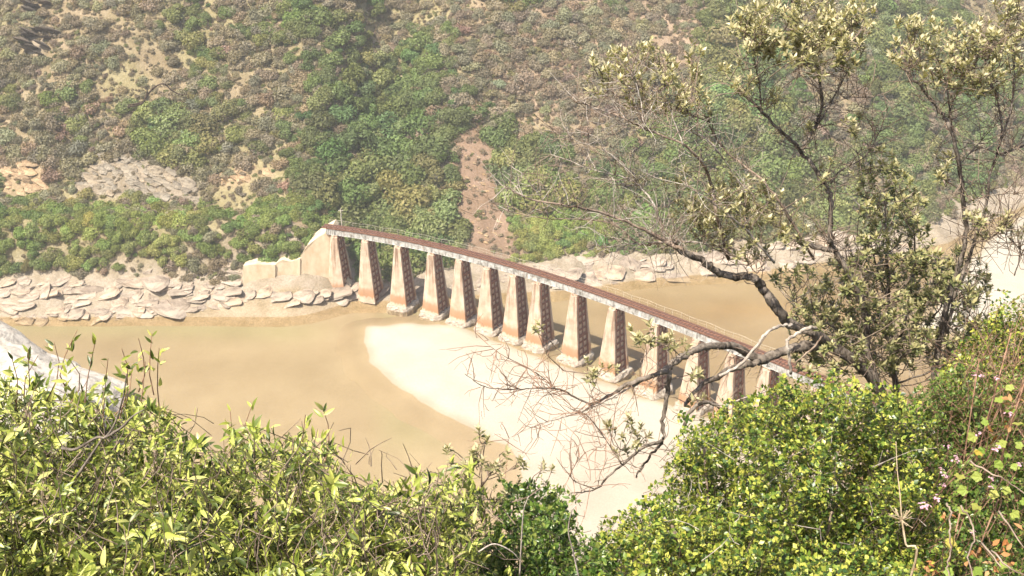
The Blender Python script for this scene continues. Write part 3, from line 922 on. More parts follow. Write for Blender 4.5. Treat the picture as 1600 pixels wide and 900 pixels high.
protos_col = {}
def slope_rot(n):
    """random turn, then leaning out from the slope"""
    out = np.zeros((n, 3), np.float32); E_ = None
    for i in range(n):
        M3 = Matrix.Rotation(rng.uniform(0.2, 0.65), 3, 'X') @ Matrix.Rotation(rng.uniform(-.2, .2), 3, 'Y') @ Matrix.Rotation(rng.uniform(0, 6.28), 3, 'Z')
        out[i] = M3.to_euler('XYZ')
    return out
def gn_stuff(name, label, cat, meshes, x, y, z, r, tint):
    """uncountable scrub: instances of the shrubs on points"""
    col = bpy.data.collections.new(name + '_kinds')
    for i, m_ in enumerate(meshes):
        o = bpy.data.objects.new('%s_kind' % name, m_); col.objects.link(o)
    n = len(x)
    me = bpy.data.meshes.new(name); me.vertices.add(n)
    me.vertices.foreach_set('co', np.stack([x, y, z], 1).astype(np.float32).ravel())
    for an, ty, val in (('sc', 'FLOAT', r), ('pk', 'INT', rng.integers(0, len(meshes), n))):
        a = me.attributes.new(an, ty, 'POINT'); a.data.foreach_set('value', np.asarray(val, np.int32 if ty == 'INT' else np.float32))
    a = me.attributes.new('rot', 'FLOAT_VECTOR', 'POINT'); a.data.foreach_set('vector', slope_rot(n).ravel())
    a = me.attributes.new('tint', 'FLOAT_COLOR', 'POINT'); cc = np.ones((n, 4), np.float32); cc[:, :3] = tint; a.data.foreach_set('color', cc.ravel())
    o = link(name, me)
    ng = bpy.data.node_groups.new(name, 'GeometryNodeTree')
    ng.interface.new_socket('Geometry', in_out='INPUT', socket_type='NodeSocketGeometry')
    ng.interface.new_socket('Geometry', in_out='OUTPUT', socket_type='NodeSocketGeometry')
    gi, go = ng.nodes.new('NodeGroupInput'), ng.nodes.new('NodeGroupOutput')
    m2p = ng.nodes.new('GeometryNodeMeshToPoints'); iop = ng.nodes.new('GeometryNodeInstanceOnPoints')
    ci = ng.nodes.new('GeometryNodeCollectionInfo'); ci.inputs['Collection'].default_value = col
    ci.inputs['Separate Children'].default_value = True; ci.inputs['Reset Children'].default_value = True
    def attr(nm, ty):
        q = ng.nodes.new('GeometryNodeInputNamedAttribute'); q.data_type = ty; q.inputs['Name'].default_value = nm; return q.outputs['Attribute']
    ng.links.new(gi.outputs[0], m2p.inputs['Mesh']); ng.links.new(m2p.outputs[0], iop.inputs['Points'])
    ng.links.new(ci.outputs[0], iop.inputs['Instance']); iop.inputs['Pick Instance'].default_value = True
    ng.links.new(attr('pk', 'INT'), iop.inputs['Instance Index'])
    ng.links.new(attr('rot', 'FLOAT_VECTOR'), iop.inputs['Rotation']); ng.links.new(attr('sc', 'FLOAT'), iop.inputs['Scale'])
    ng.links.new(iop.outputs[0], go.inputs[0])
    md = o.modifiers.new('scatter', 'NODES'); md.node_group = ng
    tag(o, label, cat, kind='stuff')
    return o

def region(u, v):
    hi = 'higher up' if v < 110 else 'lower down'
    if v > 300 and u < 540:
        return 'on the green bank above the %s shore rocks' % ('leftmost' if u < 180 else ('middle' if u < 360 else 'abutment side'))
    if v > 300 and 780 < u < 1000: return 'on the slope just behind the middle of the bridge'
    if 480 <= u < 730 and v > 170:
        return 'on the slope %s' % ('well above the far bridge end' if v < 250 else ('right behind the far bridge end' if u < 620 else 'just left of the landslide scar'))
    if u < 420 and v < 130: return 'on the hillside round the shade-toned rock ledges' if u < 200 else 'on the hillside above the dead branch'
    if u < 420: return 'above the ochre rock face' if u < 140 else ('above the grey layered outcrop' if u < 300 else 'above the brown rock ledge')
    if u < 720: return 'on the upper middle hillside, %s' % hi
    if u < 960 and v < 200: return 'on heath left of the tree, %s' % hi
    if u < 960: return 'on the slope right of the landslide scar'
    where = 'between the bare left branches' if u < 1130 else ("behind the gnarled tree's leafy top" if u < 1390 else 'behind the slim right tree')
    return 'seen %s, %s' % (where, hi)
def scrub(kind, name, adj, cat, which, n, rad, minf, meshes, n_ind):
    x, y, z, U, V, r = scatter(n, which, rad, minf)
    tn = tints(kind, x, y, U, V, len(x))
    vis = (U > 10) & (U < 1590) & (V > 10) & (V < 425) & ~((U > 1050) & (V > 250))
    order = np.argsort(np.where(vis, -r, 0))
    ind = [i for i in order[:n_ind] if vis[i]]
    for i in ind:
        o = link(name, meshes[rng.integers(len(meshes))])
        o.location = (x[i], y[i], z[i] - 0.15 * r[i]); s = float(r[i]); o.scale = (s, s, s * rng.uniform(0.8, 1.15)); o.rotation_euler = tuple(float(q) for q in slope_rot(1)[0])
        o['tint'] = [float(q) for q in tn[i]]
        reg = region(U[i], V[i])
        lum = float(tn[i][:2].mean()); warm = float(tn[i][0] / tn[i][1])
        if kind == 'green': look = ('olive' if warm > 1.12 else ('bright green' if lum > 1.15 else ('dark green' if lum < 0.88 else 'mid green')))
        else: look = 'pale grey' if lum > 1.05 else ('dark grey brown' if lum < 0.85 else 'grey brown')
        size = 'very large' if r[i] > 4.2 else ('large' if r[i] > 3.4 else 'smaller')
        lb = '%s %s %s %s' % (size, look, 'rounded shrub' if kind == 'green' else 'dry shrub', reg)
        tag(o, lb, cat, cat + 's: ' + lb)
    rest = np.ones(len(x), bool); rest[ind] = False
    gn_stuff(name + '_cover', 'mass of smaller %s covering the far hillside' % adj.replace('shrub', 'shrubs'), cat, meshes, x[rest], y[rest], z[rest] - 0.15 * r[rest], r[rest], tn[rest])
scrub('green', 'shrub', 'rounded green shrub', 'shrub', 0, 60000, (0.7, 4.9), 0.32, greens, 190)
scrub('dry', 'dry_shrub', 'grey brown dry shrub', 'dry shrub', 1, 60000, (0.5, 3.2), 0.36, drys, 90)
x, y, z, U, V, r = scatter(90000, 2, (0.5, 1.2), 0.45)
gn_stuff('heath_cover', 'low brown heath and dry grass tufts covering the hillside', 'heath', heaths, x, y, z - 0.1 * r, r, tints('heath', x, y, U, V, len(x)))

# bare dead limb lying over the left hillside shrubs
dl = empty('dead_branch', tuple(hill_hit(205, 175))); tag(dl, 'bare dark crooked dead branch over shrubs on the left hillside', 'branch')
D0 = np.array(dl.location)
def on_ray(u, v, dist): return at(u, v, dist) - D0
dd = float(D0[1]) - 9.0
P = catmull([on_ray(200, 167, dd + 4), on_ray(221, 162, dd), on_ray(230, 149, dd), on_ray(242, 136, dd - .5), on_ray(256, 131, dd - .5), on_ray(268, 141, dd), on_ray(282, 148, dd), on_ray(294, 148, dd), on_ray(295, 155, dd)], 5)
m_ = MB(); m_.tube(P, np.linspace(0.27, 0.09, len(P)), 6); m_.build('limb', MAT['darklimb'], dl, True)
P = catmull([on_ray(228, 153, dd), on_ray(230, 143, dd), on_ray(228, 136, dd), on_ray(224, 136, dd)], 4)
m_ = MB(); m_.tube(P, np.linspace(0.2, 0.07, len(P)), 5); m_.build('twig', MAT['darklimb'], dl, True)
P = catmull([on_ray(200, 164, dd + 4), on_ray(213, 162, dd + 1), on_ray(223, 159, dd)], 4)
m_ = MB(); m_.tube(P, np.linspace(0.16, 0.2, len(P)), 5); m_.build('twig', MAT['darklimb'], dl, True)

# ------------------------------------------------------------------ foreground foliage helpers
def leaf_template(nseg=4, width=0.16, fold=0.25, curl=0.18, prof=None):
    """unit leaf along +x, normal +z: a folded, curved blade"""
    prof = prof or (lambda t: math.sin(math.pi * min(1, t ** 0.75)) ** 0.8)
    V = []; F = []
    for i in range(nseg + 1):
        t = i / nseg
        w = width * prof(t) if 0 < i < nseg else (0.012 if i == 0 else 0.0)
        z = -curl * t * t
        V += [(t, -w, z + fold * w), (t, 0, z), (t, w, z + fold * w)]
    for i in range(nseg):
        a = 3 * i
        F += [(a, a + 3, a + 4, a + 1), (a + 1, a + 4, a + 5, a + 2)]
    return np.array(V, float), np.array(F, int)
def lobed_template():
    """round lobed leaf, centre near the stalk"""
    V = [(0.12, 0, 0)]; k = 15
    for i in range(k):
        a = -2.6 + 5.2 * i / (k - 1)
        r = 0.52 * (1 + 0.14 * math.cos(a * 5.0)) * (0.85 + 0.15 * math.cos(a))
        V.append((0.45 + r * math.cos(a) - 0.1, r * math.sin(a), 0.10 * abs(math.sin(a * 2.5)) + 0.08 * r))
    F = [(0, i, i + 1, i + 1) for i in range(1, k)]
    return np.array(V, float), [(0, i, i + 1) for i in range(1, k)]
def basis(D, Nn):
    D = D / (np.linalg.norm(D, axis=1)[:, None] + 1e-9)
    B_ = np.cross(Nn, D); B_ /= np.linalg.norm(B_, axis=1)[:, None] + 1e-9
    return D, B_, np.cross(D, B_)
def leaves(tmpl, P, D, Nn, L, Wd=None):
    tv, tf = tmpl; tf = np.array(tf)
    n = len(P); D, B_, C_ = basis(D, Nn)
    L = np.broadcast_to(L, (n,))[:, None, None]
    Wd = L if Wd is None else np.broadcast_to(Wd, (n,))[:, None, None]
    V = P[:, None, :] + tv[None, :, 0:1] * L * D[:, None, :] + tv[None, :, 1:2] * Wd * B_[:, None, :] + tv[None, :, 2:3] * L * C_[:, None, :]
    F = (tf[None] + (np.arange(n) * len(tv))[:, None, None]).reshape(-1, tf.shape[1])
    return V.reshape(-1, 3), F, np.repeat(rng.random(n), len(tf))
def foliage(name, tmpl, P, D, Nn, L, mat, parent, org, Wd=None):
    V, F, v = leaves(tmpl, P - org, D, Nn, L, Wd)
    me = mesh(name, V, F, mat, True); face_attr(me, 'v', v)
    return tag(link(name, me, parent), kind='stuff')
def leaf_parts(name, meshes, P, D, Nn, L, parent, org):
    D, B_, C_ = basis(D, Nn)
    for i in range(len(P)):
        l = float(L[i]); a, b, c_ = D[i] * l, B_[i] * l, C_[i] * l; p = P[i] - org
        link(name, meshes[i % len(meshes)], parent, Matrix(((a[0], b[0], c_[0], p[0]), (a[1], b[1], c_[1], p[1]), (a[2], b[2], c_[2], p[2]), (0, 0, 0, 1))))
def rand_dir(n, up=0.6):
    d = rng.normal(size=(n, 3)); d[:, 2] = np.abs(d[:, 2]) * 0.7 + up; return d / np.linalg.norm(d, axis=1)[:, None]
def fast_tubes(starts, ends, r0, r1, bend=0.08):
    """many thin three-sided twigs, two bends each"""
    n = len(starts); K = 4
    t = np.linspace(0, 1, K)[None, :, None]
    off = rng.normal(size=(n, 1, 3)) * bend * np.linalg.norm(ends - starts, axis=1)[:, None, None]
    P = starts[:, None] * (1 - t) + ends[:, None] * t + off * (4 * t * (1 - t)) + rng.normal(size=(n, K, 3)) * 0.004
    T = (ends - starts); T /= np.linalg.norm(T, axis=1)[:, None] + 1e-9
    A = np.cross(T, [0.3, 0.2, 0.93]); A /= np.linalg.norm(A, axis=1)[:, None] + 1e-9; B_ = np.cross(T, A)
    rad = (np.asarray(r0)[..., None] * (1 - t[0, :, 0]) + np.asarray(r1)[..., None] * t[0, :, 0]) if np.ndim(r0) else np.broadcast_to(r0 * (1 - t[0, :, 0]) + r1 * t[0, :, 0], (n, K))
    V = []
    for j in range(3):
        a = j * 2.0944
        V.append(P + rad[:, :, None] * (math.cos(a) * A + math.sin(a) * B_)[:, None])
    V = np.stack(V, 2).reshape(-1, 3)          # n, K, 3 sides
    F = []
    base = (np.arange(n) * K * 3)[:, None]
    for k in range(K - 1):
        for j in range(3):
            a, b = k * 3 + j, k * 3 + (j + 1) % 3
            F.append(np.concatenate([base + a, base + b, base + b + 3, base + a + 3], 1))
    return V, np.concatenate(F)
def twigs(name, starts, ends, r0, r1, mat, parent, org, bend=0.08):
    V, F = fast_tubes(np.asarray(starts) - org, np.asarray(ends) - org, r0, r1, bend)
    return tag(link(name, mesh(name, V, F, mat, True), parent), kind='stuff')
def sample_poly(poly, n):
    us = np.array([p[0] for p in poly]); vs_ = np.array([p[1] for p in poly]); out = []
    while len(out) < n:
        u = rng.uniform(us.min(), us.max(), n * 2); v = rng.uniform(vs_.min(), vs_.max(), n * 2)
        k = in_poly(u, v, poly); out += list(zip(u[k], v[k]))
    return np.array(out[:n])
def at_many(uv, dist):
    x = (uv[:, 0] - 800) / FPX; y = -(uv[:, 1] - 450) / FPX
    d = np.stack([x, CP + SP * y, -SP + CP * y], 1)
    return np.array([0, 0, CAM_Z]) + d * (dist / d[:, 1])[:, None]
def rooted(name, u, dist, label, cat, group=None):
    """an Empty on the near slope under the plant"""
    x = (u - 800) / FPX * dist * 1.15
    o = empty(name, (x, dist, float(slope_z(np.array([x]), np.array([dist]))[0]) - 0.05))
    tag(o, label, cat, group); return o, np.array(o.location)
def main_stems(root, org, targets, r0, mat, name='stem'):
    for k, tgt in enumerate(targets):
        b = org + np.array([rng.uniform(-.25, .25), rng.uniform(-.2, .2), -0.05])
        mid = (b + tgt) / 2 + rng.normal(size=3) * 0.08
        P = catmull([b - org, (b + mid) / 2 - org + rng.normal(size=3) * .05, mid - org, tgt - org], 5)
        m_ = MB(); m_.tube(P, np.linspace(r0, r0 * 0.35, len(P)), 7); m_.build(name, mat, root, True)

def bush(root, org, poly, near_far, n_shoot, shoot_len, n_leaf, leaf_len, tmpl, leafM, mat, twig_mat, up=0.9, spread=0.8, depth=0.9, n_parts=0, twig_r=0.0028, bare=0.0, wratio=None, lump=0.35):
    """shoots whose tips fill the outline; leaves stand along each shoot"""
    (v0, d0), (v1, d1) = near_far
    uv = sample_poly(poly, n_shoot)
    lay = rng.random(n_shoot) ** 1.3
    dist = np.interp(uv[:, 1], [v0, v1], [d0, d1]) + lay * depth + lump * (fbm(uv[:, 0] / 75.0 + 5, uv[:, 1] / 75.0 + 9, 2) - 0.5) * 2 + rng.normal(size=n_shoot) * 0.08
    tip = at_many(uv, dist)
    tip[:, 2] -= lay * 0.25
    ax = rand_dir(n_shoot, up)
    ln = shoot_len * rng.uniform(0.6, 1.3, n_shoot)
    base = tip - ax * ln[:, None]
    base[:, 2] = base[:, 2]
    twigs('twigs', base, tip, twig_r, twig_r * 0.45, twig_mat, root, org)
    P = []; D = []; Nn = []; fr = []
    for k in range(n_leaf):
        t = 1.0 - 0.75 * (k + rng.random(n_shoot) * 0.6) / n_leaf
        okk = rng.random(n_shoot) > bare
        p = base + (tip - base) * t[:, None]
        side = rng.normal(size=(n_shoot, 3)); side -= ax * (side * ax).sum(1)[:, None]; side /= np.linalg.norm(side, axis=1)[:, None]
        d = ax * (1.0 - spread * 0.6) + side * spread + np.array([0, 0, 0.15])
        nn = ax * 0.9 - side * 0.35 + rng.normal(size=(n_shoot, 3)) * 0.25 + np.array([0, 0, 0.2])
        P.append(p[okk]); D.append(d[okk]); Nn.append(nn[okk]); fr.append(lay[okk])
    P = np.vstack(P); D = np.vstack(D); Nn = np.vstack(Nn); fr = np.concatenate(fr)
    L = leaf_len * rng.uniform(0.6, 1.2, len(P))
    parts = np.zeros(len(P), bool)
    if n_parts:
        U, V = proj(P); vis = np.where((U > 5) & (U < 1595) & (V < 880), fr + rng.random(len(P)) * 0.25, 9)
        parts[np.argsort(vis)[:n_parts]] = True
        leaf_parts('leaf', leafM, P[parts], D[parts], Nn[parts], L[parts], root, org)
    q = ~parts
    foliage('foliage', tmpl, P[q], D[q], Nn[q], L[q], mat, root, org, None if wratio is None else L[q] * wratio)
    return tip

# leaf colours
LONG = [(0.04, 0.062, 0.012), (0.13, 0.17, 0.026), (0.28, 0.32, 0.05), (0.44, 0.455, 0.105), (0.56, 0.53, 0.19)]
MAT['long'] = leaf_mat('long_leaf', LONG, 'v', 0.2, 0.4, 0.45, back=(0.33, 0.36, 0.20))
MAT['long_o'] = leaf_mat('long_leaf_single', LONG, 'o', 0.2, 0.4, 0.45, back=(0.33, 0.36, 0.20))
MAT['round'] = leaf_mat('round_leaf', [(0.025, 0.055, 0.012), (0.075, 0.13, 0.02), (0.18, 0.24, 0.034), (0.32, 0.355, 0.055), (0.46, 0.43, 0.08)], 'v', 0.14, 0.38, 0.5)
MAT['dark'] = leaf_mat('dark_leaf', [(0.03, 0.065, 0.012), (0.085, 0.15, 0.026), (0.16, 0.24, 0.045), (0.28, 0.31, 0.08)], 'v', 0.25, 0.35, 0.5)
TREEC = [(0.13, 0.13, 0.05), (0.25, 0.235, 0.10), (0.42, 0.375, 0.20), (0.58, 0.52, 0.34)]
MAT['tree'] = leaf_mat('tree_leaf', TREEC, 'v', 0.25, 0.4, 0.45, back=(0.36, 0.34, 0.20))
CREC = [(0.075, 0.09, 0.03), (0.17, 0.18, 0.065), (0.31, 0.29, 0.13), (0.46, 0.41, 0.22)]
MAT['crown'] = leaf_mat('crown_leaf', CREC, 'v', 0.22, 0.4, 0.45, back=(0.30, 0.29, 0.17))
MAT['lobed'] = leaf_mat('lobed_leaf', [(0.16, 0.24, 0.04), (0.24, 0.32, 0.06), (0.33, 0.36, 0.09), (0.40, 0.30, 0.05)], 'o', 0.35, 0.5, 0.25)
MAT['petal'] = leaf_mat('pink_petal', [(0.55, 0.24, 0.36), (0.70, 0.42, 0.52), (0.78, 0.60, 0.66)], 'v', 0.3, 0.6, 0.2)
MAT['withered'] = leaf_mat('withered_leaf', [(0.30, 0.12, 0.04), (0.42, 0.20, 0.08), (0.48, 0.30, 0.15)], 'v', 0.2, 0.7, 0.1)

longT = leaf_template(4, 0.135, 0.3, 0.22)
longM = []
for k in range(5):
    tv, tf = leaf_template(6, 0.115 + 0.012 * k, 0.2 + 0.08 * k, 0.06 + 0.09 * k)
    longM.append(mesh('leaf', tv, tf, MAT['long_o'], True))
roundT = leaf_template(2, 0.36, 0.2, 0.15, lambda t: 1.0)
darkT = leaf_template(3, 0.27, 0.25, 0.15)

# ------------------------------------------------------------------ left bush, long leaves
LB = [(-160, 575), (0, 565), (60, 580), (150, 592), (232, 605), (255, 642), (300, 672), (380, 660), (440, 655), (455, 800), (460, 990), (-160, 1010)]
MBP = [(440, 655), (480, 655), (520, 690), (570, 738), (640, 738), (690, 715), (738, 722), (752, 800), (760, 990), (440, 1010)]
rt, og = rooted('long_leaved_bush', 170, 4.4, 'large yellow green bush with long narrow leaves filling the lower left foreground', 'bush')
tips = bush(rt, og, LB, ((575, 4.9), (960, 2.9)), 2300, 0.30, 8, 0.078, longT, longM, MAT['long'], MAT['darktwig'], 0.9, 0.8, 1.1, 300, 0.003, 0.0, None, 0.35)
main_stems(rt, og, [at(40, 640, 4.9), at(150, 640, 4.9), at(240, 700, 4.6), at(330, 760, 4.3), at(400, 800, 4.2), at(90, 820, 3.9)], 0.02, MAT['twig'])
# loose shoots standing above the bush
hi = np.array([(20, 560), (45, 545), (85, 535), (120, 515), (150, 530), (168, 560), (190, 545), (215, 530), (238, 520), (228, 565), (250, 545), (105, 560), (60, 555), (205, 575), (505, 640), (478, 648), (395, 632), (360, 640)], float)
lo = hi + np.array([(rng.uniform(-25, 5), rng.uniform(70, 110)) for _ in hi])
a_, b_ = at_many(lo, np.full(len(hi), 4.75)), at_many(hi, np.full(len(hi), 4.7) + rng.uniform(-.2, .2, len(hi)))
twigs('twigs', a_, b_, 0.0045, 0.002, MAT['redtwig'], rt, og, 0.06)
P = []; D = []; Nn = []
for k in range(len(hi)):
    for j in range(7):
        t = rng.uniform(0.35, 1.0); P.append(a_[k] * (1 - t) + b_[k] * t)
        D.append(np.array([rng.normal() * .7, rng.normal() * .7, 0.75])); Nn.append(np.array([rng.normal() * .5, -0.6, 0.6]))
foliage('foliage', longT, np.array(P), np.array(D), np.array(Nn), 0.07 * rng.uniform(0.6, 1.2, len(P)), MAT['long'], rt, og)
# bare grey twigs through the bush
uv0 = sample_poly([(20, 640), (700, 740), (700, 900), (20, 900)], 220); uv1 = uv0 + np.stack([rng.normal(size=220) * 30, -rng.uniform(20, 80, 220)], 1)
dd_ = np.interp(uv0[:, 1], [575, 960], [4.85, 2.9])
twigs('bare_twigs', at_many(uv0, dd_ + 0.08), at_many(uv1, dd_ - 0.02 + rng.uniform(-.1, .25, 220)), 0.0036, 0.0015, MAT['twig'], rt, og, 0.1)
# forked dark twig in the middle of the bush
for pl_ in ([(96, 700), (118, 702), (150, 684), (165, 683), (180, 660), (192, 622), (198, 585)], [(165, 683), (190, 668), (208, 650), (225, 640)], [(120, 745), (150, 700), (160, 684)]):
    Pq = catmull([at(u, v, 4.05) - og for u, v in pl_], 5); m_ = MB(); m_.tube(Pq, np.linspace(0.008, 0.003, len(Pq)), 6); m_.build('twig', MAT['bark'], rt, True)

rt, og = rooted('long_leaved_bush', 600, 4.3, 'yellow green long leaved bush in the bottom middle beside the dark green shrub', 'bush')
bush(rt, og, MBP, ((655, 4.7), (960, 3.1)), 1200, 0.32, 9, 0.068, longT, longM, MAT['long'], MAT['twig'], 0.95, 0.8, 1.2, 260, 0.0032, 0.05, None, 0.5)
main_stems(rt, og, [at(500, 720, 4.6), at(590, 780, 4.3), at(680, 770, 4.3), at(720, 850, 4.0)], 0.018, MAT['twig'])

# scrub on the camera's own slope, seen only through gaps of the bushes
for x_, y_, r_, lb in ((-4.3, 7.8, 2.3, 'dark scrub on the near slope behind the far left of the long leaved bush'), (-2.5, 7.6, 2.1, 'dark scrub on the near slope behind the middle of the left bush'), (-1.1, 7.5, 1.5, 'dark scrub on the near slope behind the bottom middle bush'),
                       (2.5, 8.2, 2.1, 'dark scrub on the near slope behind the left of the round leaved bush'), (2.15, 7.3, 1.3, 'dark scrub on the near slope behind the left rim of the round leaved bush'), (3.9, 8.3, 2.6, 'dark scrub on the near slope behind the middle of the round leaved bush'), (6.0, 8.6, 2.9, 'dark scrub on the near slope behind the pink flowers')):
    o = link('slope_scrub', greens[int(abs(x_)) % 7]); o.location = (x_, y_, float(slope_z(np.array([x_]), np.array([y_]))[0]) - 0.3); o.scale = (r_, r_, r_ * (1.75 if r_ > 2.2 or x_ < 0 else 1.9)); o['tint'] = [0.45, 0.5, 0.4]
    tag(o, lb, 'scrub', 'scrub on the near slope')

# ------------------------------------------------------------------ small dark green shrub and its pale sprigs
rt, og = rooted('dark_green_shrub', 830, 4.6, 'small dark glossy green shrub at the bottom between the two large bushes', 'shrub')
bush(rt, og, [(775, 760), (800, 738), (845, 738), (880, 748), (892, 800), (915, 835), (960, 860), (960, 990), (740, 990), (748, 850), (780, 800)], ((740, 5.0), (960, 3.6)), 1400, 0.16, 11, 0.036, darkT, None, MAT['dark'], MAT['darktwig'], 0.7, 0.8, 0.7, 0, 0.002)
main_stems(rt, og, [at(800, 790, 4.9), at(850, 800, 4.9), at(880, 860, 4.6)], 0.016, MAT['twig'])
for pl_ in ([(812, 900), (814, 860), (818, 800), (826, 775)], [(905, 905), (895, 860), (888, 830), (893, 800), (900, 790)], [(748, 862), (772, 850), (800, 862), (815, 880)]):
    Pq = catmull([at(u, v, 3.55) - og for u, v in pl_], 5); m_ = MB(); m_.tube(Pq, np.linspace(0.004, 0.002, len(Pq)), 6); m_.build('pale_twig', MAT['deadwood'], rt, True)

def cluster_mesh(seed, mat, n=11, tm=None):
    """rosette of leaves at a twig end, unit leaf length about 1"""
    r = np.random.default_rng(seed); tm = tm or leaf_template(3, 0.2, 0.3, 0.2)
    a = np.arange(n) * 2.4 + r.uniform(0, 6); e = np.linspace(0.15, 1.25, n) + r.normal(size=n) * 0.12
    D = np.stack([np.cos(a) * np.cos(e), np.sin(a) * np.cos(e), np.sin(e)], 1)
    Nn = np.stack([-np.cos(a) * np.sin(e), -np.sin(a) * np.sin(e), np.cos(e)], 1) + r.normal(size=(n, 3)) * .15
    P = np.stack([np.zeros(n), np.zeros(n), -0.9 + 0.9 * np.linspace(0, 1, n)], 1)
    V, F, v = leaves(tm, P, D, Nn, r.uniform(0.75, 1.15, n))
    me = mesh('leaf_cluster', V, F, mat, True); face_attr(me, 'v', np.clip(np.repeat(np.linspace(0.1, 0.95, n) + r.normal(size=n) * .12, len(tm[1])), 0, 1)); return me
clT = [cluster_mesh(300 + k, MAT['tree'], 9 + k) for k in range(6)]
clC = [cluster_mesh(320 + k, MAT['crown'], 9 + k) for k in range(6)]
def clusters(root, org, zones, branch_pts, dist, size, meshes, leafmat, k=2.2, n_parts=300, twig_mat=None, jit=0.35, maxlink=0.9):
    """leaf rosettes in the zones (photo ellipses), each on a twig from the nearest branch"""
    P = []
    for (cx_, cy_, rx_, ry_) in zones:
        n = max(3, int(math.pi * rx_ * ry_ / 420 * k))
        a = rng.uniform(0, 6.283, n); q = np.sqrt(rng.random(n))
        uv = np.stack([cx_ + 1.18 * rx_ * q * np.cos(a), cy_ + 1.18 * ry_ * q * np.sin(a)], 1)
        P.append(at_many(uv, dist + rng.normal(size=n) * jit))
    P = np.vstack(P)
    BP = np.vstack(branch_pts)
    st = []
    near0 = np.array([np.linalg.norm(BP - p, axis=1).min() for p in P]); P = P[np.argsort(near0)]
    for p in P:
        q = p - np.array([0, 0, 0.10]); dd2 = np.linalg.norm(BP - q, axis=1) + np.where(BP[:, 2] > p[2] - 0.03, 0.35, 0.0)
        st.append(BP[np.argmin(dd2)]); BP = np.vstack([BP, st[-1] * 0.5 + p * 0.5 + np.array([0, 0, -0.02])])
    st = np.array(st); ln = np.linalg.norm(st - P, axis=1)
    twigs('twigs', st, P, np.clip(0.003 + 0.006 * ln, 0.003, 0.011), np.full(len(P), 0.0025), twig_mat or MAT['twig'], root, org, 0.12)
    T = (P - st); T /= ln[:, None] + 1e-9
    ax = T * 0.6 + np.array([0, 0, 0.8]) + rng.normal(size=P.shape) * 0.25
    ax /= np.linalg.norm(ax, axis=1)[:, None]
    U, V = proj(P); score = np.where((U > 0) & (U < 1600) & (V > 0) & (V < 900), P[:, 1], 99)
    order = np.argsort(score)
    rest_V = []; rest_F = []; rest_v = []; off = 0
    for rank, i in enumerate(order):
        z = ax[i]; x_ = np.cross([rng.normal(), rng.normal(), 0.1], z); x_ /= np.linalg.norm(x_); y_ = np.cross(z, x_)
        s = size * rng.uniform(0.75, 1.25)
        m_ = meshes[rng.integers(len(meshes))]
        if rank < n_parts:
            p = P[i] - org
            link('leaf_cluster', m_, root, Matrix(((x_[0] * s, y_[0] * s, z[0] * s, p[0]), (x_[1] * s, y_[1] * s, z[1] * s, p[1]), (x_[2] * s, y_[2] * s, z[2] * s, p[2]), (0, 0, 0, 1))))
        else:
            n = len(m_.vertices); co = np.empty(n * 3, np.float32); m_.vertices.foreach_get('co', co); co = co.reshape(-1, 3)
            rest_V.append((co[:, :1] * x_ + co[:, 1:2] * y_ + co[:, 2:] * z) * s + P[i] - org)
            lp = np.empty(len(m_.loops), np.int32); m_.loops.foreach_get('vertex_index', lp); rest_F.append(lp.reshape(-1, 4) + off); off += n
            vv = np.empty(len(m_.polygons), np.float32); m_.attributes['v'].data.foreach_get('value', vv); rest_v.append(vv)
    if rest_V:
        me = mesh('foliage', np.vstack(rest_V), np.vstack(rest_F), leafmat, True); face_attr(me, 'v', np.concatenate(rest_v))
        tag(link('foliage', me, root), kind='stuff')

rt, og = rooted('pale_sprig', 755, 5.0, 'slender sprigs with pale leaf tufts rising above the bottom middle bush', 'sprig')
stem_pts = []
for pl_ in ([(760, 860), (757, 800), (752, 740), (758, 690)], [(757, 800), (735, 765), (712, 735)], [(752, 760), (770, 735), (788, 715)], [(735, 790), (728, 760), (735, 735)]):
    Pq = catmull([at(u, v, 4.9) for u, v in pl_], 5); stem_pts.append(Pq)
    m_ = MB(); m_.tube(Pq - og, np.linspace(0.008, 0.003, len(Pq)), 6); m_.build('stem', MAT['twig'], rt, True)
Pq = catmull([og, (og + stem_pts[0][0]) / 2 + 0.05, stem_pts[0][0]], 5); m_ = MB(); m_.tube(Pq - og, np.linspace(0.012, 0.008, len(Pq)), 6); m_.build('stem', MAT['twig'], rt, True)
clusters(rt, og, [(758, 692, 22, 18), (715, 715, 22, 22), (745, 725, 20, 18), (800, 725, 30, 18), (770, 760, 18, 30), (735, 755, 16, 20), (850, 735, 20, 10)], stem_pts, 4.9, 0.042, clT, MAT['tree'], 1.5, 60, None, 0.1)

# ------------------------------------------------------------------ right bush, small round leaves
RB = [(890, 1000), (905, 870), (940, 812), (968, 790), (1005, 768), (1045, 735), (1062, 690), (1068, 652), (1125, 622), (1185, 600), (1230, 580), (1285, 568), (1340, 580), (1390, 595), (1440, 612), (1465, 660), (1472, 760), (1500, 860), (1520, 1000)]
rt, og = rooted('round_leaved_bush', 1230, 5.2, 'big bright yellow green bush of small round leaves below the gnarled tree', 'bush')
bush(rt, og, RB, ((570, 6.2), (960, 3.9)), 6200, 0.20, 11, 0.035, roundT, None, MAT['round'], MAT['darktwig'], 0.7, 0.85, 1.2, 0, 0.0022, 0.0, None, 0.8)
main_stems(rt, og, [at(1100, 700, 5.6), at(1200, 680, 5.8), at(1300, 660, 5.9), at(1400, 680, 5.8), at(1050, 820, 5.0), at(1300, 800, 5.0)], 0.024, MAT['twig'])
uv0 = sample_poly([(1000, 790), (1100, 680), (1300, 610), (1430, 650), (1460, 880), (1000, 880)], 30); uv1 = uv0 + np.stack([rng.normal(size=30) * 45, -rng.uniform(5, 45, 30)], 1)
dd_ = np.interp(uv0[:, 1], [570, 960], [6.15, 3.9])
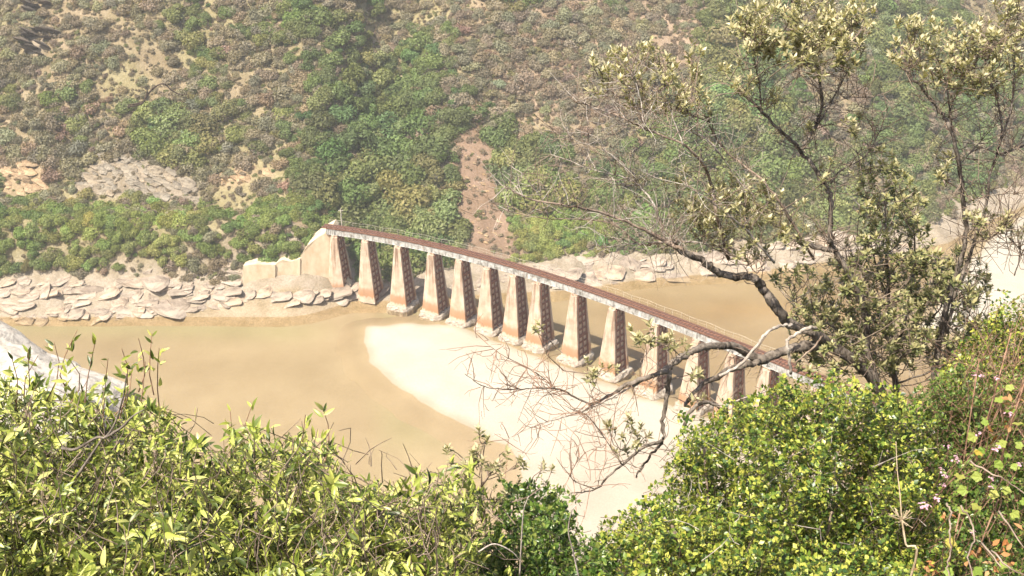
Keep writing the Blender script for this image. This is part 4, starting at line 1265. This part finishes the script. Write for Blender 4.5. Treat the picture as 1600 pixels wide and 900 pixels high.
twigs('bare_twigs', at_many(uv0, dd_ + 0.02), at_many(uv1, dd_ - 0.02 + rng.uniform(0, .3, 30)), 0.003, 0.0014, MAT['deadwood'], rt, og, 0.12)
rt, og = rooted('dark_leaved_bush', 1480, 6.2, 'darker green bush right of the round leaved bush under the pink flowers', 'bush')
bush(rt, og, [(1430, 600), (1470, 570), (1520, 548), (1560, 560), (1600, 580), (1660, 600), (1680, 1000), (1460, 1000), (1470, 760), (1455, 660)], ((550, 6.5), (960, 4.2)), 2600, 0.2, 10, 0.035, darkT, None, MAT['dark'], MAT['redtwig'], 0.7, 0.85, 0.8, 0, 0.0025)
main_stems(rt, og, [at(1490, 620, 6.5), at(1560, 640, 6.4), at(1600, 760, 5.8)], 0.02, MAT['redtwig'])
rt, og = rooted('bright_green_bush', 1560, 7.0, 'small bright green bush at the right edge behind the reddish twigs', 'bush')
bush(rt, og, [(1470, 580), (1500, 530), (1535, 485), (1575, 455), (1640, 440), (1690, 660), (1480, 660)], ((440, 7.3), (660, 6.3)), 1100, 0.2, 10, 0.034, roundT, None, MAT['round'], MAT['redtwig'], 0.7, 0.85, 0.6, 0, 0.0025)
main_stems(rt, og, [at(1540, 540, 7.3), at(1600, 530, 7.3)], 0.02, MAT['redtwig'])

# tangle of bare reddish twigs, right edge
rt, og = rooted('bare_twig_thicket', 1590, 5.9, 'tangle of bare reddish brown twigs at the right edge above the pink flowers', 'thicket')
NT = 140
uv0 = np.stack([rng.uniform(1490, 1680, NT), rng.uniform(560, 740, NT)], 1)
uv1 = uv0 + np.stack([rng.normal(size=NT) * 45 + 15, -rng.uniform(20, 110, NT)], 1)
d_ = 5.9 + rng.uniform(-.35, .35, NT)
twigs('twigs', at_many(uv0, d_), at_many(uv1, d_ + rng.uniform(-.25, .25, NT)), 0.0028, 0.0011, MAT['redtwig'], rt, og, 0.12)
main_stems(rt, og, [at(1530, 560, 5.9), at(1580, 520, 5.9), at(1600, 600, 5.8), at(1630, 480, 5.9)], 0.012, MAT['redtwig'])

# ------------------------------------------------------------------ pink flowered plant with lobed leaves
rt, og = rooted('pink_flowering_plant', 1530, 4.9, 'plant with pink flower heads and lobed pale green leaves in the lower right corner', 'flowering plant')
lobM = []
for k in range(3):
    tv, tf = lobed_template(); tv[:, 2] *= 0.6 + 0.5 * k
    lobM.append(mesh('leaf', tv, tf, MAT['lobed']))
leaf_uv = [(1500, 740), (1512, 765), (1520, 705), (1545, 660), (1560, 690), (1575, 640), (1590, 660), (1535, 745), (1565, 765), (1478, 845), (1590, 735), (1530, 790), (1560, 620), (1583, 610),
           (1494, 770), (1508, 795), (1570, 710), (1552, 725), (1598, 700), (1525, 680), (1540, 705), (1475, 890), (1520, 890), (1560, 880), (1490, 905), (1595, 780), (1580, 800), (1545, 770)]
leaf_uv = np.array(leaf_uv, float); d_ = np.interp(leaf_uv[:, 1], [600, 900], [5.5, 4.0]) + rng.uniform(-.1, .1, len(leaf_uv))
P = at_many(leaf_uv, d_); n = len(P)
ang = rng.uniform(0, 6.28, n); D = np.stack([np.cos(ang), np.sin(ang) - 0.4, rng.uniform(-.4, .3, n)], 1); Nn = np.stack([rng.normal(size=n) * .3 - .2, rng.normal(size=n) * .3 - .5, np.full(n, .8)], 1)
leaf_parts('leaf', lobM, P, D, Nn, rng.uniform(0.042, 0.07, n), rt, og)
bs = P + np.array([0, 0.12, -0.35]) + rng.normal(size=P.shape) * .06
twigs('twigs', bs, P, 0.003, 0.002, MAT['redtwig'], rt, og)
# flower heads
petT = leaf_template(2, 0.33, 0.1, 0.1, lambda t: 1.0)
def flower_mesh(seed):
    r = np.random.default_rng(seed); P_ = []; D_ = []; N_ = []
    for k in range(9):
        c_ = r.normal(size=3) * np.array([0.65, 0.65, 0.35]); ax = c_ * 0.4 + np.array([0, -.3, 0.8]); ax /= np.linalg.norm(ax)
        e1 = np.cross(ax, [1, .2, .1]); e1 /= np.linalg.norm(e1); e2 = np.cross(ax, e1)
        for j in range(5):
            a = j * 1.2566 + r.uniform(0, .4); P_.append(c_); D_.append(e1 * math.cos(a) + e2 * math.sin(a) + ax * .25); N_.append(ax)
    V, F, v = leaves(petT, np.array(P_), np.array(D_), np.array(N_), 0.52)
    me = mesh('flower_head', V, F, MAT['petal'], True); face_attr(me, 'v', v); return me
flM = [flower_mesh(k) for k in range(4)]
fl_uv = [(1522, 586), (1535, 588), (1556, 590), (1580, 647), (1530, 678), (1555, 703), (1483, 698), (1492, 712), (1496, 718), (1470, 733), (1478, 745), (1475, 758), (1447, 790), (1462, 778), (1519, 832), (1550, 748), (1547, 760), (1560, 700), (1592, 725), (1440, 792)]
for u, v in fl_uv:
    p = at(u, v, float(np.interp(v, [560, 900], [5.5, 4.0])) - 0.1); s = rng.uniform(0.012, 0.018)
    link('flower_head', flM[rng.integers(4)], rt, Matrix.Translation(p - og) @ Matrix.Rotation(rng.uniform(0, 6), 4, 'Z') @ Matrix.Diagonal((s, s, s, 1)))
    m_ = MB(); q = p - og; m_.tube(catmull([q + np.array([0.03, 0.15, -0.3]), q + np.array([0.02, .05, -.12]), q], 4), 0.0022, 5); m_.build('stalk', MAT['redtwig'], rt, True)
for pl_ in ([(1478, 785), (1486, 800), (1484, 830), (1486, 860), (1480, 880), (1486, 902)], [(1500, 790), (1515, 812), (1522, 840), (1512, 870), (1520, 905)], [(1515, 720), (1545, 738), (1575, 752), (1605, 775)], [(1550, 860), (1580, 890), (1605, 900)], [(1560, 800), (1600, 855)], [(1535, 850), (1565, 885)]):
    Pq = catmull([at(u, v, float(np.interp(v, [600, 900], [5.2, 3.85]))) - og for u, v in pl_], 5); m_ = MB(); m_.tube(Pq + rng.normal(size=Pq.shape) * 0.003, np.linspace(0.0055, 0.003, len(Pq)), 6); m_.build('stem', MAT['twig'], rt, True)
main_stems(rt, og, [at(1500, 800, 4.6), at(1560, 780, 4.7)], 0.012, MAT['redtwig'])
uvw = np.array([(1445, 895), (1455, 885), (1520, 868), (1555, 865), (1580, 850), (1575, 870), (1530, 850), (1600, 830), (1545, 885), (1475, 805), (1580, 665), (1560, 680), (1582, 625)], float)
uvw = np.vstack([uvw + rng.normal(size=uvw.shape) * 6 for _ in range(5)])
P = at_many(uvw, np.interp(uvw[:, 1], [600, 900], [5.4, 4.0])); n = len(P)
foliage('withered_leaves', darkT, P, rng.normal(size=(n, 3)), rng.normal(size=(n, 3)) + np.array([0, -.4, .5]), rng.uniform(.03, .06, n), MAT['withered'], rt, og)

# dry umbel standing in the round leaved bush
rt, og = rooted('dry_seed_head', 1412, 4.2, 'dry straw coloured umbel seed head on a single stalk in the right bush', 'seed head')
hub = at(1409, 812, 4.05)
Pq = catmull([og - og, (at(1422, 905, 4.0) - og), at(1415, 850, 4.02) - og, hub - og], 6); m_ = MB(); m_.tube(Pq, np.linspace(0.007, 0.0045, len(Pq)), 6); m_.build('stalk', MAT['drystalk'], rt, True)
m_ = MB(); Pq = catmull([hub - og, at(1406, 770, 4.1) - og, at(1402, 735, 4.15) - og, at(1400, 690, 4.2) - og], 5); m_.tube(Pq, np.linspace(0.004, 0.002, len(Pq)), 5); m_.build('stalk', MAT['drystalk'], rt, True)
rays_ = rng.normal(size=(24, 3)); rays_[:, 2] = np.abs(rays_[:, 2]) * 0.7; rays_ /= np.linalg.norm(rays_, axis=1)[:, None]
for k in range(24):
    m_ = MB(); q = hub - og; e = q + rays_[k] * rng.uniform(0.05, 0.085); m_.tube([q, (q + e) / 2 + np.array([0, 0, -.006]), e], [0.0013, 0.0010, 0.0018], 4); m_.build('ray', MAT['drystalk'], rt)

# ------------------------------------------------------------------ trees
def c1(x, y): return (780 + x / 1.951, y / 1.951)
def c2(x, y): return (700 + x / 2.286, 440 + y / 2.286)
def c7(x, y): return (1000 + x / 2.647, 260 + y / 2.647)
def limb(root, org, px, d0, d1, r0, r1, name, mat, wob=0.04, store=None):
    """branch through photo pixels, its distance running from d0 to d1"""
    n = len(px); ds = np.linspace(d0, d1, n) + rng.normal(size=n) * wob
    P = catmull([at(u, v, float(q)) for (u, v), q in zip(px, ds)], 6)
    k = len(P); rad = np.interp(np.linspace(0, 1, k), [0, 1], [r0, r1]) * (0.46 + 0.22 * vnoise(np.arange(k) * 0.35 + rng.uniform(0, 90), np.full(k, 3.3)))
    P2 = P + rng.normal(size=P.shape) * min(0.006, r0 * 0.15)
    m_ = MB(); m_.tube(P2 - org, rad, 9 if r0 > 0.03 else 6); m_.build(name, mat, root, True)
    if store is not None: store.append(P)
    return P
def side_twigs(root, org, pts, n, ln, mat, r0=0.0045, up=0.5, left=0.0, name='twigs'):
    BP = np.vstack(pts)
    i = rng.integers(0, len(BP), n); s = BP[i]
    d = rng.normal(size=(n, 3)) + np.array([left, 0, up]); d /= np.linalg.norm(d, axis=1)[:, None]
    e = s + d * (ln * rng.uniform(0.35, 1.3, n))[:, None]
    twigs(name, s, e, r0, r0 * 0.35, mat, root, org, 0.12)
    m2 = s * 0.45 + e * 0.55
    d2 = d + rng.normal(size=(n, 3)) * 0.6; d2 /= np.linalg.norm(d2, axis=1)[:, None]
    twigs(name, m2, m2 + d2 * (ln * rng.uniform(0.2, 0.6, n))[:, None], r0 * 0.6, r0 * 0.3, mat, root, org, 0.12)
    return e

# gnarled tree leaning left
rt, og = rooted('gnarled_tree', 1400, 7.8, 'gnarled half bare tree reaching left over the bridge with pale leaf tufts', 'tree')
S_ = []; BARE_P = []; LOW = []
limb(rt, og, [(1392, 700), (1385, 640), c7(960, 880), c7(880, 800), c7(790, 740), c7(720, 690), c7(620, 650), c7(570, 590), c7(530, 540), c7(500, 490), c7(470, 455)], 7.8, 7.5, 0.105, 0.062, 'trunk', MAT['bark'], 0.03, S_)
Pq = catmull([og - np.array([0, 0, .2]) - og, (og + at(1392, 700, 7.8)) / 2 - og + 0.06, at(1392, 700, 7.8) - og, at(1385, 650, 7.8) - og], 6); m_ = MB(); m_.tube(Pq, np.linspace(0.15, 0.10, len(Pq)), 9); m_.build('trunk', MAT['bark'], rt, True)
limb(rt, og, [c7(470, 455), c7(400, 455), c7(330, 440), c7(280, 405), c7(210, 370), c7(150, 335), c7(110, 310)], 7.5, 7.2, 0.058, 0.04, 'branch', MAT['bark'], 0.03, S_)
limb(rt, og, [c7(790, 745), c7(690, 742), c7(600, 762), c7(500, 800), c7(430, 762), c7(370, 742), c7(290, 745), c7(210, 765), c7(140, 810), c7(100, 850)], 7.7, 6.9, 0.085, 0.042, 'branch', MAT['bark'], 0.03, LOW)
limb(rt, og, [c2(785, 318), c2(730, 335), c2(640, 370), c2(560, 420), c2(510, 440)], 6.9, 6.7, 0.038, 0.022, 'branch', MAT['bark'], 0.03, LOW)
limb(rt, og, [c2(510, 440), c2(450, 410), c2(400, 385), c2(330, 380), c2(230, 385), c2(130, 375), c2(60, 330)], 6.7, 6.4, 0.015, 0.004, 'branch', MAT['bark'], 0.05, BARE_P)
limb(rt, og, [c2(700, 350), c2(620, 395), c2(500, 455), c2(390, 490), c2(300, 520), c2(200, 570)], 6.85, 6.4, 0.018, 0.004, 'branch', MAT['deadwood'], 0.05, BARE_P)
limb(rt, og, [c2(390, 385), c2(320, 330), c2(200, 265), c2(130, 215)], 6.6, 6.4, 0.008, 0.003, 'branch', MAT['twig'], 0.05, BARE_P)
limb(rt, og, [c2(1110, 290), c2(1040, 300), c2(960, 340), c2(900, 375), c2(860, 420), c2(850, 440)], 7.35, 7.0, 0.05, 0.025, 'branch', MAT['bark'], 0.03, LOW)
limb(rt, og, [c2(790, 315), c2(782, 400), c2(770, 500), c2(765, 570), c2(730, 610), c2(690, 670), c2(670, 700)], 6.9, 6.6, 0.04, 0.012, 'branch', MAT['bark'], 0.03, LOW)
limb(rt, og, [c2(765, 570), c2(700, 590), c2(640, 640), c2(580, 690), c2(520, 745), c2(430, 755)], 6.7, 6.4, 0.026, 0.007, 'branch', MAT['bark'], 0.03, LOW)
limb(rt, og, [c2(620, 650), c2(560, 560), c2(500, 480), c2(430, 450)], 6.5, 6.3, 0.01, 0.003, 'branch', MAT['twig'], 0.04, BARE_P)
limb(rt, og, [c2(520, 740), c2(440, 700), c2(480, 620), c2(560, 580)], 6.4, 6.3, 0.008, 0.003, 'branch', MAT['twig'], 0.04, BARE_P)
limb(rt, og, [c2(1000, 470), c2(940, 435), c2(890, 440), c2(855, 480), c2(845, 520)], 6.6, 6.4, 0.02, 0.028, 'branch', MAT['bark'], 0.02, LOW)
limb(rt, og, [c2(1140, 390), c2(1060, 415), c2(990, 440), c2(940, 435)], 6.6, 6.6, 0.009, 0.016, 'branch', MAT['deadwood'], 0.02)
limb(rt, og, [c2(1230, 155), c2(1190, 158), c2(1140, 180), c2(1110, 220), c2(1040, 300), c2(970, 335)], 7.45, 7.0, 0.022, 0.024, 'dead_branch', MAT['deadwood'], 0.02)
limb(rt, og, [c2(1330, 170), c2(1290, 165), c2(1250, 185), c2(1213, 210), c2(1218, 260), c2(1226, 330)], 7.4, 7.2, 0.03, 0.022, 'dead_branch', MAT['deadwood'], 0.02)
limb(rt, og, [c2(1340, 190), c2(1300, 240), c2(1240, 290)], 7.4, 7.2, 0.018, 0.01, 'dead_branch', MAT['twig'], 0.02)
# fan of bare branches to the left
F1 = []
for px, r0, da, db in ([[c1(560, 760), c1(510, 740), c1(440, 700), c1(330, 655), c1(230, 630), c1(100, 610), c1(20, 570)], 0.03, 7.2, 6.8],
               [[c1(540, 745), c1(500, 735), c1(430, 745), c1(360, 690), c1(290, 670), c1(130, 665), c1(10, 640)], 0.02, 7.2, 7.4],
               [[c1(505, 735), c1(495, 690), c1(470, 620), c1(420, 560), c1(380, 540), c1(280, 515), c1(160, 470)], 0.018, 7.2, 7.6],
               [[c1(420, 555), c1(400, 520), c1(330, 465), c1(240, 430), c1(160, 400)], 0.011, 7.4, 7.2],
               [[c1(150, 662), c1(125, 600), c1(70, 530)], 0.007, 7.3, 7.1],
               [[c1(300, 760), c1(380, 745), c1(500, 738), c1(620, 740)], 0.006, 6.9, 7.2],
               [[c1(700, 790), c1(660, 640), c1(650, 570), c1(620, 500), c1(560, 440), c1(440, 390), c1(380, 360), c1(300, 330), c1(230, 310)], 0.026, 7.5, 7.1],
               [[c1(960, 790), c1(850, 610), c1(780, 530), c1(700, 470), c1(650, 400), c1(640, 360)], 0.024, 7.7, 7.9],
               [[c1(780, 600), c1(720, 540), c1(640, 430), c1(520, 380), c1(410, 320)], 0.013, 7.7, 7.5],
               [[c1(840, 800), c1(740, 690), c1(640, 610), c1(560, 560)], 0.018, 7.5, 7.2],
               [[c1(560, 440), c1(520, 330), c1(500, 250)], 0.009, 7.3, 7.3], [c_ for c_ in [[c1(440, 390), c1(430, 300), c1(400, 220)], 0.009, 7.2, 7.2]],
               [[c1(500, 735), c1(560, 735), c1(640, 745), c1(700, 770), c1(760, 830)], 0.014, 7.2, 7.5]):
    limb(rt, og, px, da, db, r0, max(0.003, r0 * 0.22), 'branch', MAT['deadwood'] if r0 < 0.019 else MAT['twig'], 0.06, F1)
# upright leafy limbs
UP = []
for px, r0, r1, da, db in ([[(1383, 650), c7(940, 760), c7(940, 640), c7(890, 490), c7(800, 340), c7(785, 290), c7(790, 130), c7(755, 65), c1(930, 470), c1(850, 390), c1(760, 300), c1(720, 260)], 0.06, 0.014, 7.8, 7.9],
                   [[c1(925, 455), c1(980, 340), c1(970, 200), c1(930, 80), c1(900, 20), c1(880, -30)], 0.026, 0.008, 7.9, 8.1],
                   [[c1(982, 330), c1(1060, 300), c1(1130, 298)], 0.008, 0.004, 7.9, 7.8],
                   [[c1(1010, 560), c1(1040, 520), c1(1110, 480), c1(1160, 400), c1(1190, 310)], 0.014, 0.005, 7.9, 8.1],
                   [[c1(800, 340), c1(790, 240), c1(760, 120), c1(740, 80)], 0.012, 0.005, 7.9, 8.0],
                   [[c1(960, 400), c1(1040, 260), c1(1090, 150), c1(1110, 40)], 0.014, 0.005, 7.9, 8.2],
                   [[c7(800, 350), c7(700, 322), c7(640, 300)], 0.045, 0.028, 7.8, 7.7]):
    limb(rt, og, px, da, db, r0, r1, 'branch', MAT['bark'], 0.04, UP)
side_twigs(rt, og, F1, 240, 0.34, MAT['deadwood'], 0.0036, 0.5, -0.5)
side_twigs(rt, og, F1, 360, 0.34, MAT['twig'], 0.0034, 0.6, -0.4)
side_twigs(rt, og, BARE_P, 170, 0.30, MAT['redtwig'], 0.0036, 0.1, -0.4)
side_twigs(rt, og, LOW, 90, 0.26, MAT['twig'], 0.004, 0.2, -0.2)
side_twigs(rt, og, UP, 330, 0.34, MAT['twig'], 0.004, 0.7, 0)
ZA = [(470, 310, 90, 30), (300, 260, 40, 30), (700, 640, 110, 60), (800, 620, 60, 60), (580, 640, 50, 40), (900, 730, 60, 40), (760, 760, 60, 30), (900, 110, 140, 70), (1020, 200, 90, 30), (700, 190, 30, 20), (1000, 520, 30, 30), (400, 190, 105, 50), (500, 250, 105, 65), (595, 165, 22, 45), (600, 320, 50, 35), (330, 215, 50, 30), (440, 150, 60, 25),
      (900, 60, 170, 55), (780, 95, 60, 50), (750, 250, 50, 30), (1080, 110, 60, 60), (980, 20, 90, 35), (830, 300, 25, 30), (860, 140, 100, 40), (1000, 120, 90, 50), (1110, 20, 30, 30),
      (640, 620, 70, 45), (720, 700, 80, 55), (540, 540, 45, 28), (745, 560, 60, 35), (860, 670, 45, 25), (920, 620, 25, 22), (680, 570, 45, 30), (620, 690, 40, 30), (1075, 350, 22, 18), (1080, 410, 18, 16), (930, 380, 20, 8)]
ZA = [(780 + a / 1.951, b / 1.951, c_ / 1.951, d / 1.951) for a, b, c_, d in ZA]
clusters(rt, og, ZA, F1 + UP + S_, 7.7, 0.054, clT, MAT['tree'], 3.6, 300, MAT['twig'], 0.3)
ZL = [(540, 290, 45, 35), (555, 325, 60, 22), (690, 185, 35, 40), (735, 215, 60, 30), (780, 190, 35, 25), (840, 228, 28, 18), (620, 520, 60, 40), (690, 560, 45, 28), (590, 590, 40, 25), (880, 415, 60, 15), (640, 500, 30, 25), (880, 330, 22, 20), (320, 160, 15, 12)]
ZL = [(700 + a / 2.286, 440 + b / 2.286, c_ / 2.286, d / 2.286) for a, b, c_, d in ZL]
clusters(rt, og, ZL, LOW, 6.75, 0.060, clT, MAT['tree'], 2.2, 0, MAT['twig'], 0.12)

# dense leafy tree in the middle right
rt, og = rooted('dense_leafy_tree', 1420, 8.6, 'dense dark leafy tree with a pointed crown right of the gnarled trunk', 'tree')
TB_ = []
for px, r0, da in ([[(1405, 660), (1400, 600), (1392, 520), (1388, 440), (1385, 350), (1378, 260)], 0.06, 8.5], [[(1398, 560), (1420, 480), (1430, 400), (1425, 330)], 0.03, 8.5], [[(1395, 540), (1350, 480), (1330, 430), (1320, 390)], 0.025, 8.3],
                   [[(1400, 570), (1440, 520), (1470, 480), (1490, 450)], 0.025, 8.3], [[(1398, 570), (1330, 530), (1270, 490), (1240, 470)], 0.022, 8.2], [[(1392, 480), (1365, 400), (1358, 320)], 0.02, 8.6], [[(1400, 600), (1480, 570), (1530, 540)], 0.02, 8.2]):
    limb(rt, og, px, da, da, r0, 0.006, 'trunk' if r0 > 0.05 else 'branch', MAT['bark'], 0.06, TB_)
Pq = catmull([og - np.array([0, 0, .2]) - og, (og + at(1405, 660, 8.5)) / 2 - og + .05, at(1405, 660, 8.5) - og], 6); m_ = MB(); m_.tube(Pq, np.linspace(0.10, 0.06, len(Pq)), 8); m_.build('trunk', MAT['bark'], rt, True)
ZB = [(1300, 560, 60, 20), (1250, 440, 40, 22), (1480, 420, 25, 40), (1545, 520, 30, 30), (1375, 255, 28, 28), (1385, 300, 40, 35), (1400, 345, 48, 40), (1400, 395, 60, 40), (1400, 440, 75, 45), (1385, 490, 90, 45), (1400, 535, 80, 35), (1320, 480, 60, 40), (1310, 430, 35, 25), (1270, 480, 40, 25), (1290, 520, 50, 25), (1430, 330, 18, 35), (1450, 430, 40, 40), (1480, 490, 45, 40), (1510, 430, 30, 35), (1530, 480, 28, 40), (1470, 540, 60, 35), (1350, 400, 40, 30), (1360, 560, 60, 25), (1345, 270, 12, 15)]
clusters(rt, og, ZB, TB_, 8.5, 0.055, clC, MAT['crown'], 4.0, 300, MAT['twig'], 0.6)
side_twigs(rt, og, TB_, 160, 0.4, MAT['deadwood'], 0.0045, 0.3, -0.2)

# slim tree at the right
rt, og = rooted('slim_tree', 1500, 8.0, 'slim dark trunked tree at the right edge with leafy top', 'tree')
TC = []
for px, r0, r1, da, db in ([[(1450, 680), (1462, 580), c1(1370, 900), c1(1395, 830), c1(1420, 720), c1(1412, 560), c1(1380, 400), c1(1350, 350), c1(1280, 260), c1(1220, 200)], 0.06, 0.01, 7.9, 8.0],
                   [[(1478, 520), (1500, 440), c1(1480, 640), c1(1500, 520), c1(1530, 420), c1(1520, 300), c1(1490, 240), c1(1480, 160)], 0.03, 0.008, 7.9, 8.2],
                   [[c1(1525, 470), c1(1570, 455), c1(1610, 440), c1(1660, 420)], 0.018, 0.01, 8.0, 8.1],
                   [[c1(1525, 440), c1(1560, 330), c1(1570, 230), c1(1560, 120), c1(1550, 60)], 0.016, 0.006, 8.0, 8.2],
                   [[c1(1370, 360), c1(1400, 260), c1(1440, 210), c1(1470, 150)], 0.012, 0.005, 8.0, 7.9],
                   [[c1(1380, 390), c1(1360, 250), c1(1330, 170)], 0.012, 0.005, 8.0, 8.0],
                   [[c1(1405, 500), c1(1460, 440), c1(1530, 360)], 0.009, 0.004, 8.0, 8.1],
                   [[c1(1425, 725), c1(1460, 735), c1(1510, 720), c1(1560, 660)], 0.010, 0.004, 7.9, 7.7],
                   [[c1(1570, 840), c1(1590, 770), c1(1560, 730), c1(1530, 700)], 0.01, 0.004, 7.8, 7.7],
                   [[c1(1415, 620), c1(1480, 600), c1(1560, 590), c1(1600, 600)], 0.007, 0.004, 7.9, 7.6]):
    limb(rt, og, px, da, db, r0, r1, 'trunk' if r0 > 0.05 else 'branch', MAT['bark'], 0.04, TC)
Pq = catmull([og - np.array([0, 0, .2]) - og, (og + at(1450, 680, 7.9)) / 2 - og + .04, at(1450, 680, 7.9) - og], 6); m_ = MB(); m_.tube(Pq, np.linspace(0.09, 0.06, len(Pq)), 8); m_.build('trunk', MAT['bark'], rt, True)
ZC = [(1400, 220, 90, 40), (1500, 250, 70, 40), (1250, 105, 50, 45), (1340, 165, 80, 65), (1450, 165, 75, 70), (1550, 60, 60, 65), (1500, 110, 70, 50), (1570, 170, 50, 50), (1230, 165, 40, 25), (1300, 70, 50, 35), (1600, 30, 40, 50), (1420, 90, 40, 25), (1360, 500, 22, 40), (1350, 475, 20, 12), (1510, 670, 60, 32), (1555, 700, 25, 30), (1450, 640, 22, 30), (1470, 700, 25, 15), (1600, 700, 25, 30)]
ZC = [(780 + a / 1.951, b / 1.951, c_ / 1.951, d / 1.951) for a, b, c_, d in ZC]
clusters(rt, og, ZC, TC, 7.95, 0.054, clT, MAT['tree'], 3.6, 300, MAT['twig'], 0.3)
side_twigs(rt, og, TC, 380, 0.36, MAT['twig'], 0.0042, 0.6, 0)

# ------------------------------------------------------------------ sunlit haze in the valley air
m, nt, out = new_mat('valley_haze')
pv = N(nt, 'ShaderNodeVolumePrincipled'); pv.inputs['Color'].default_value = (0.95, 0.94, 0.92, 1)
pv.inputs['Density'].default_value = 0.00032; pv.inputs['Anisotropy'].default_value = 0.0
nt.links.new(pv.outputs[0], out.inputs['Volume'])
mb = MB(); mb.box((45, 182, 95), (395, 262, 103)); tag(mb.build('haze', m), kind='stuff')
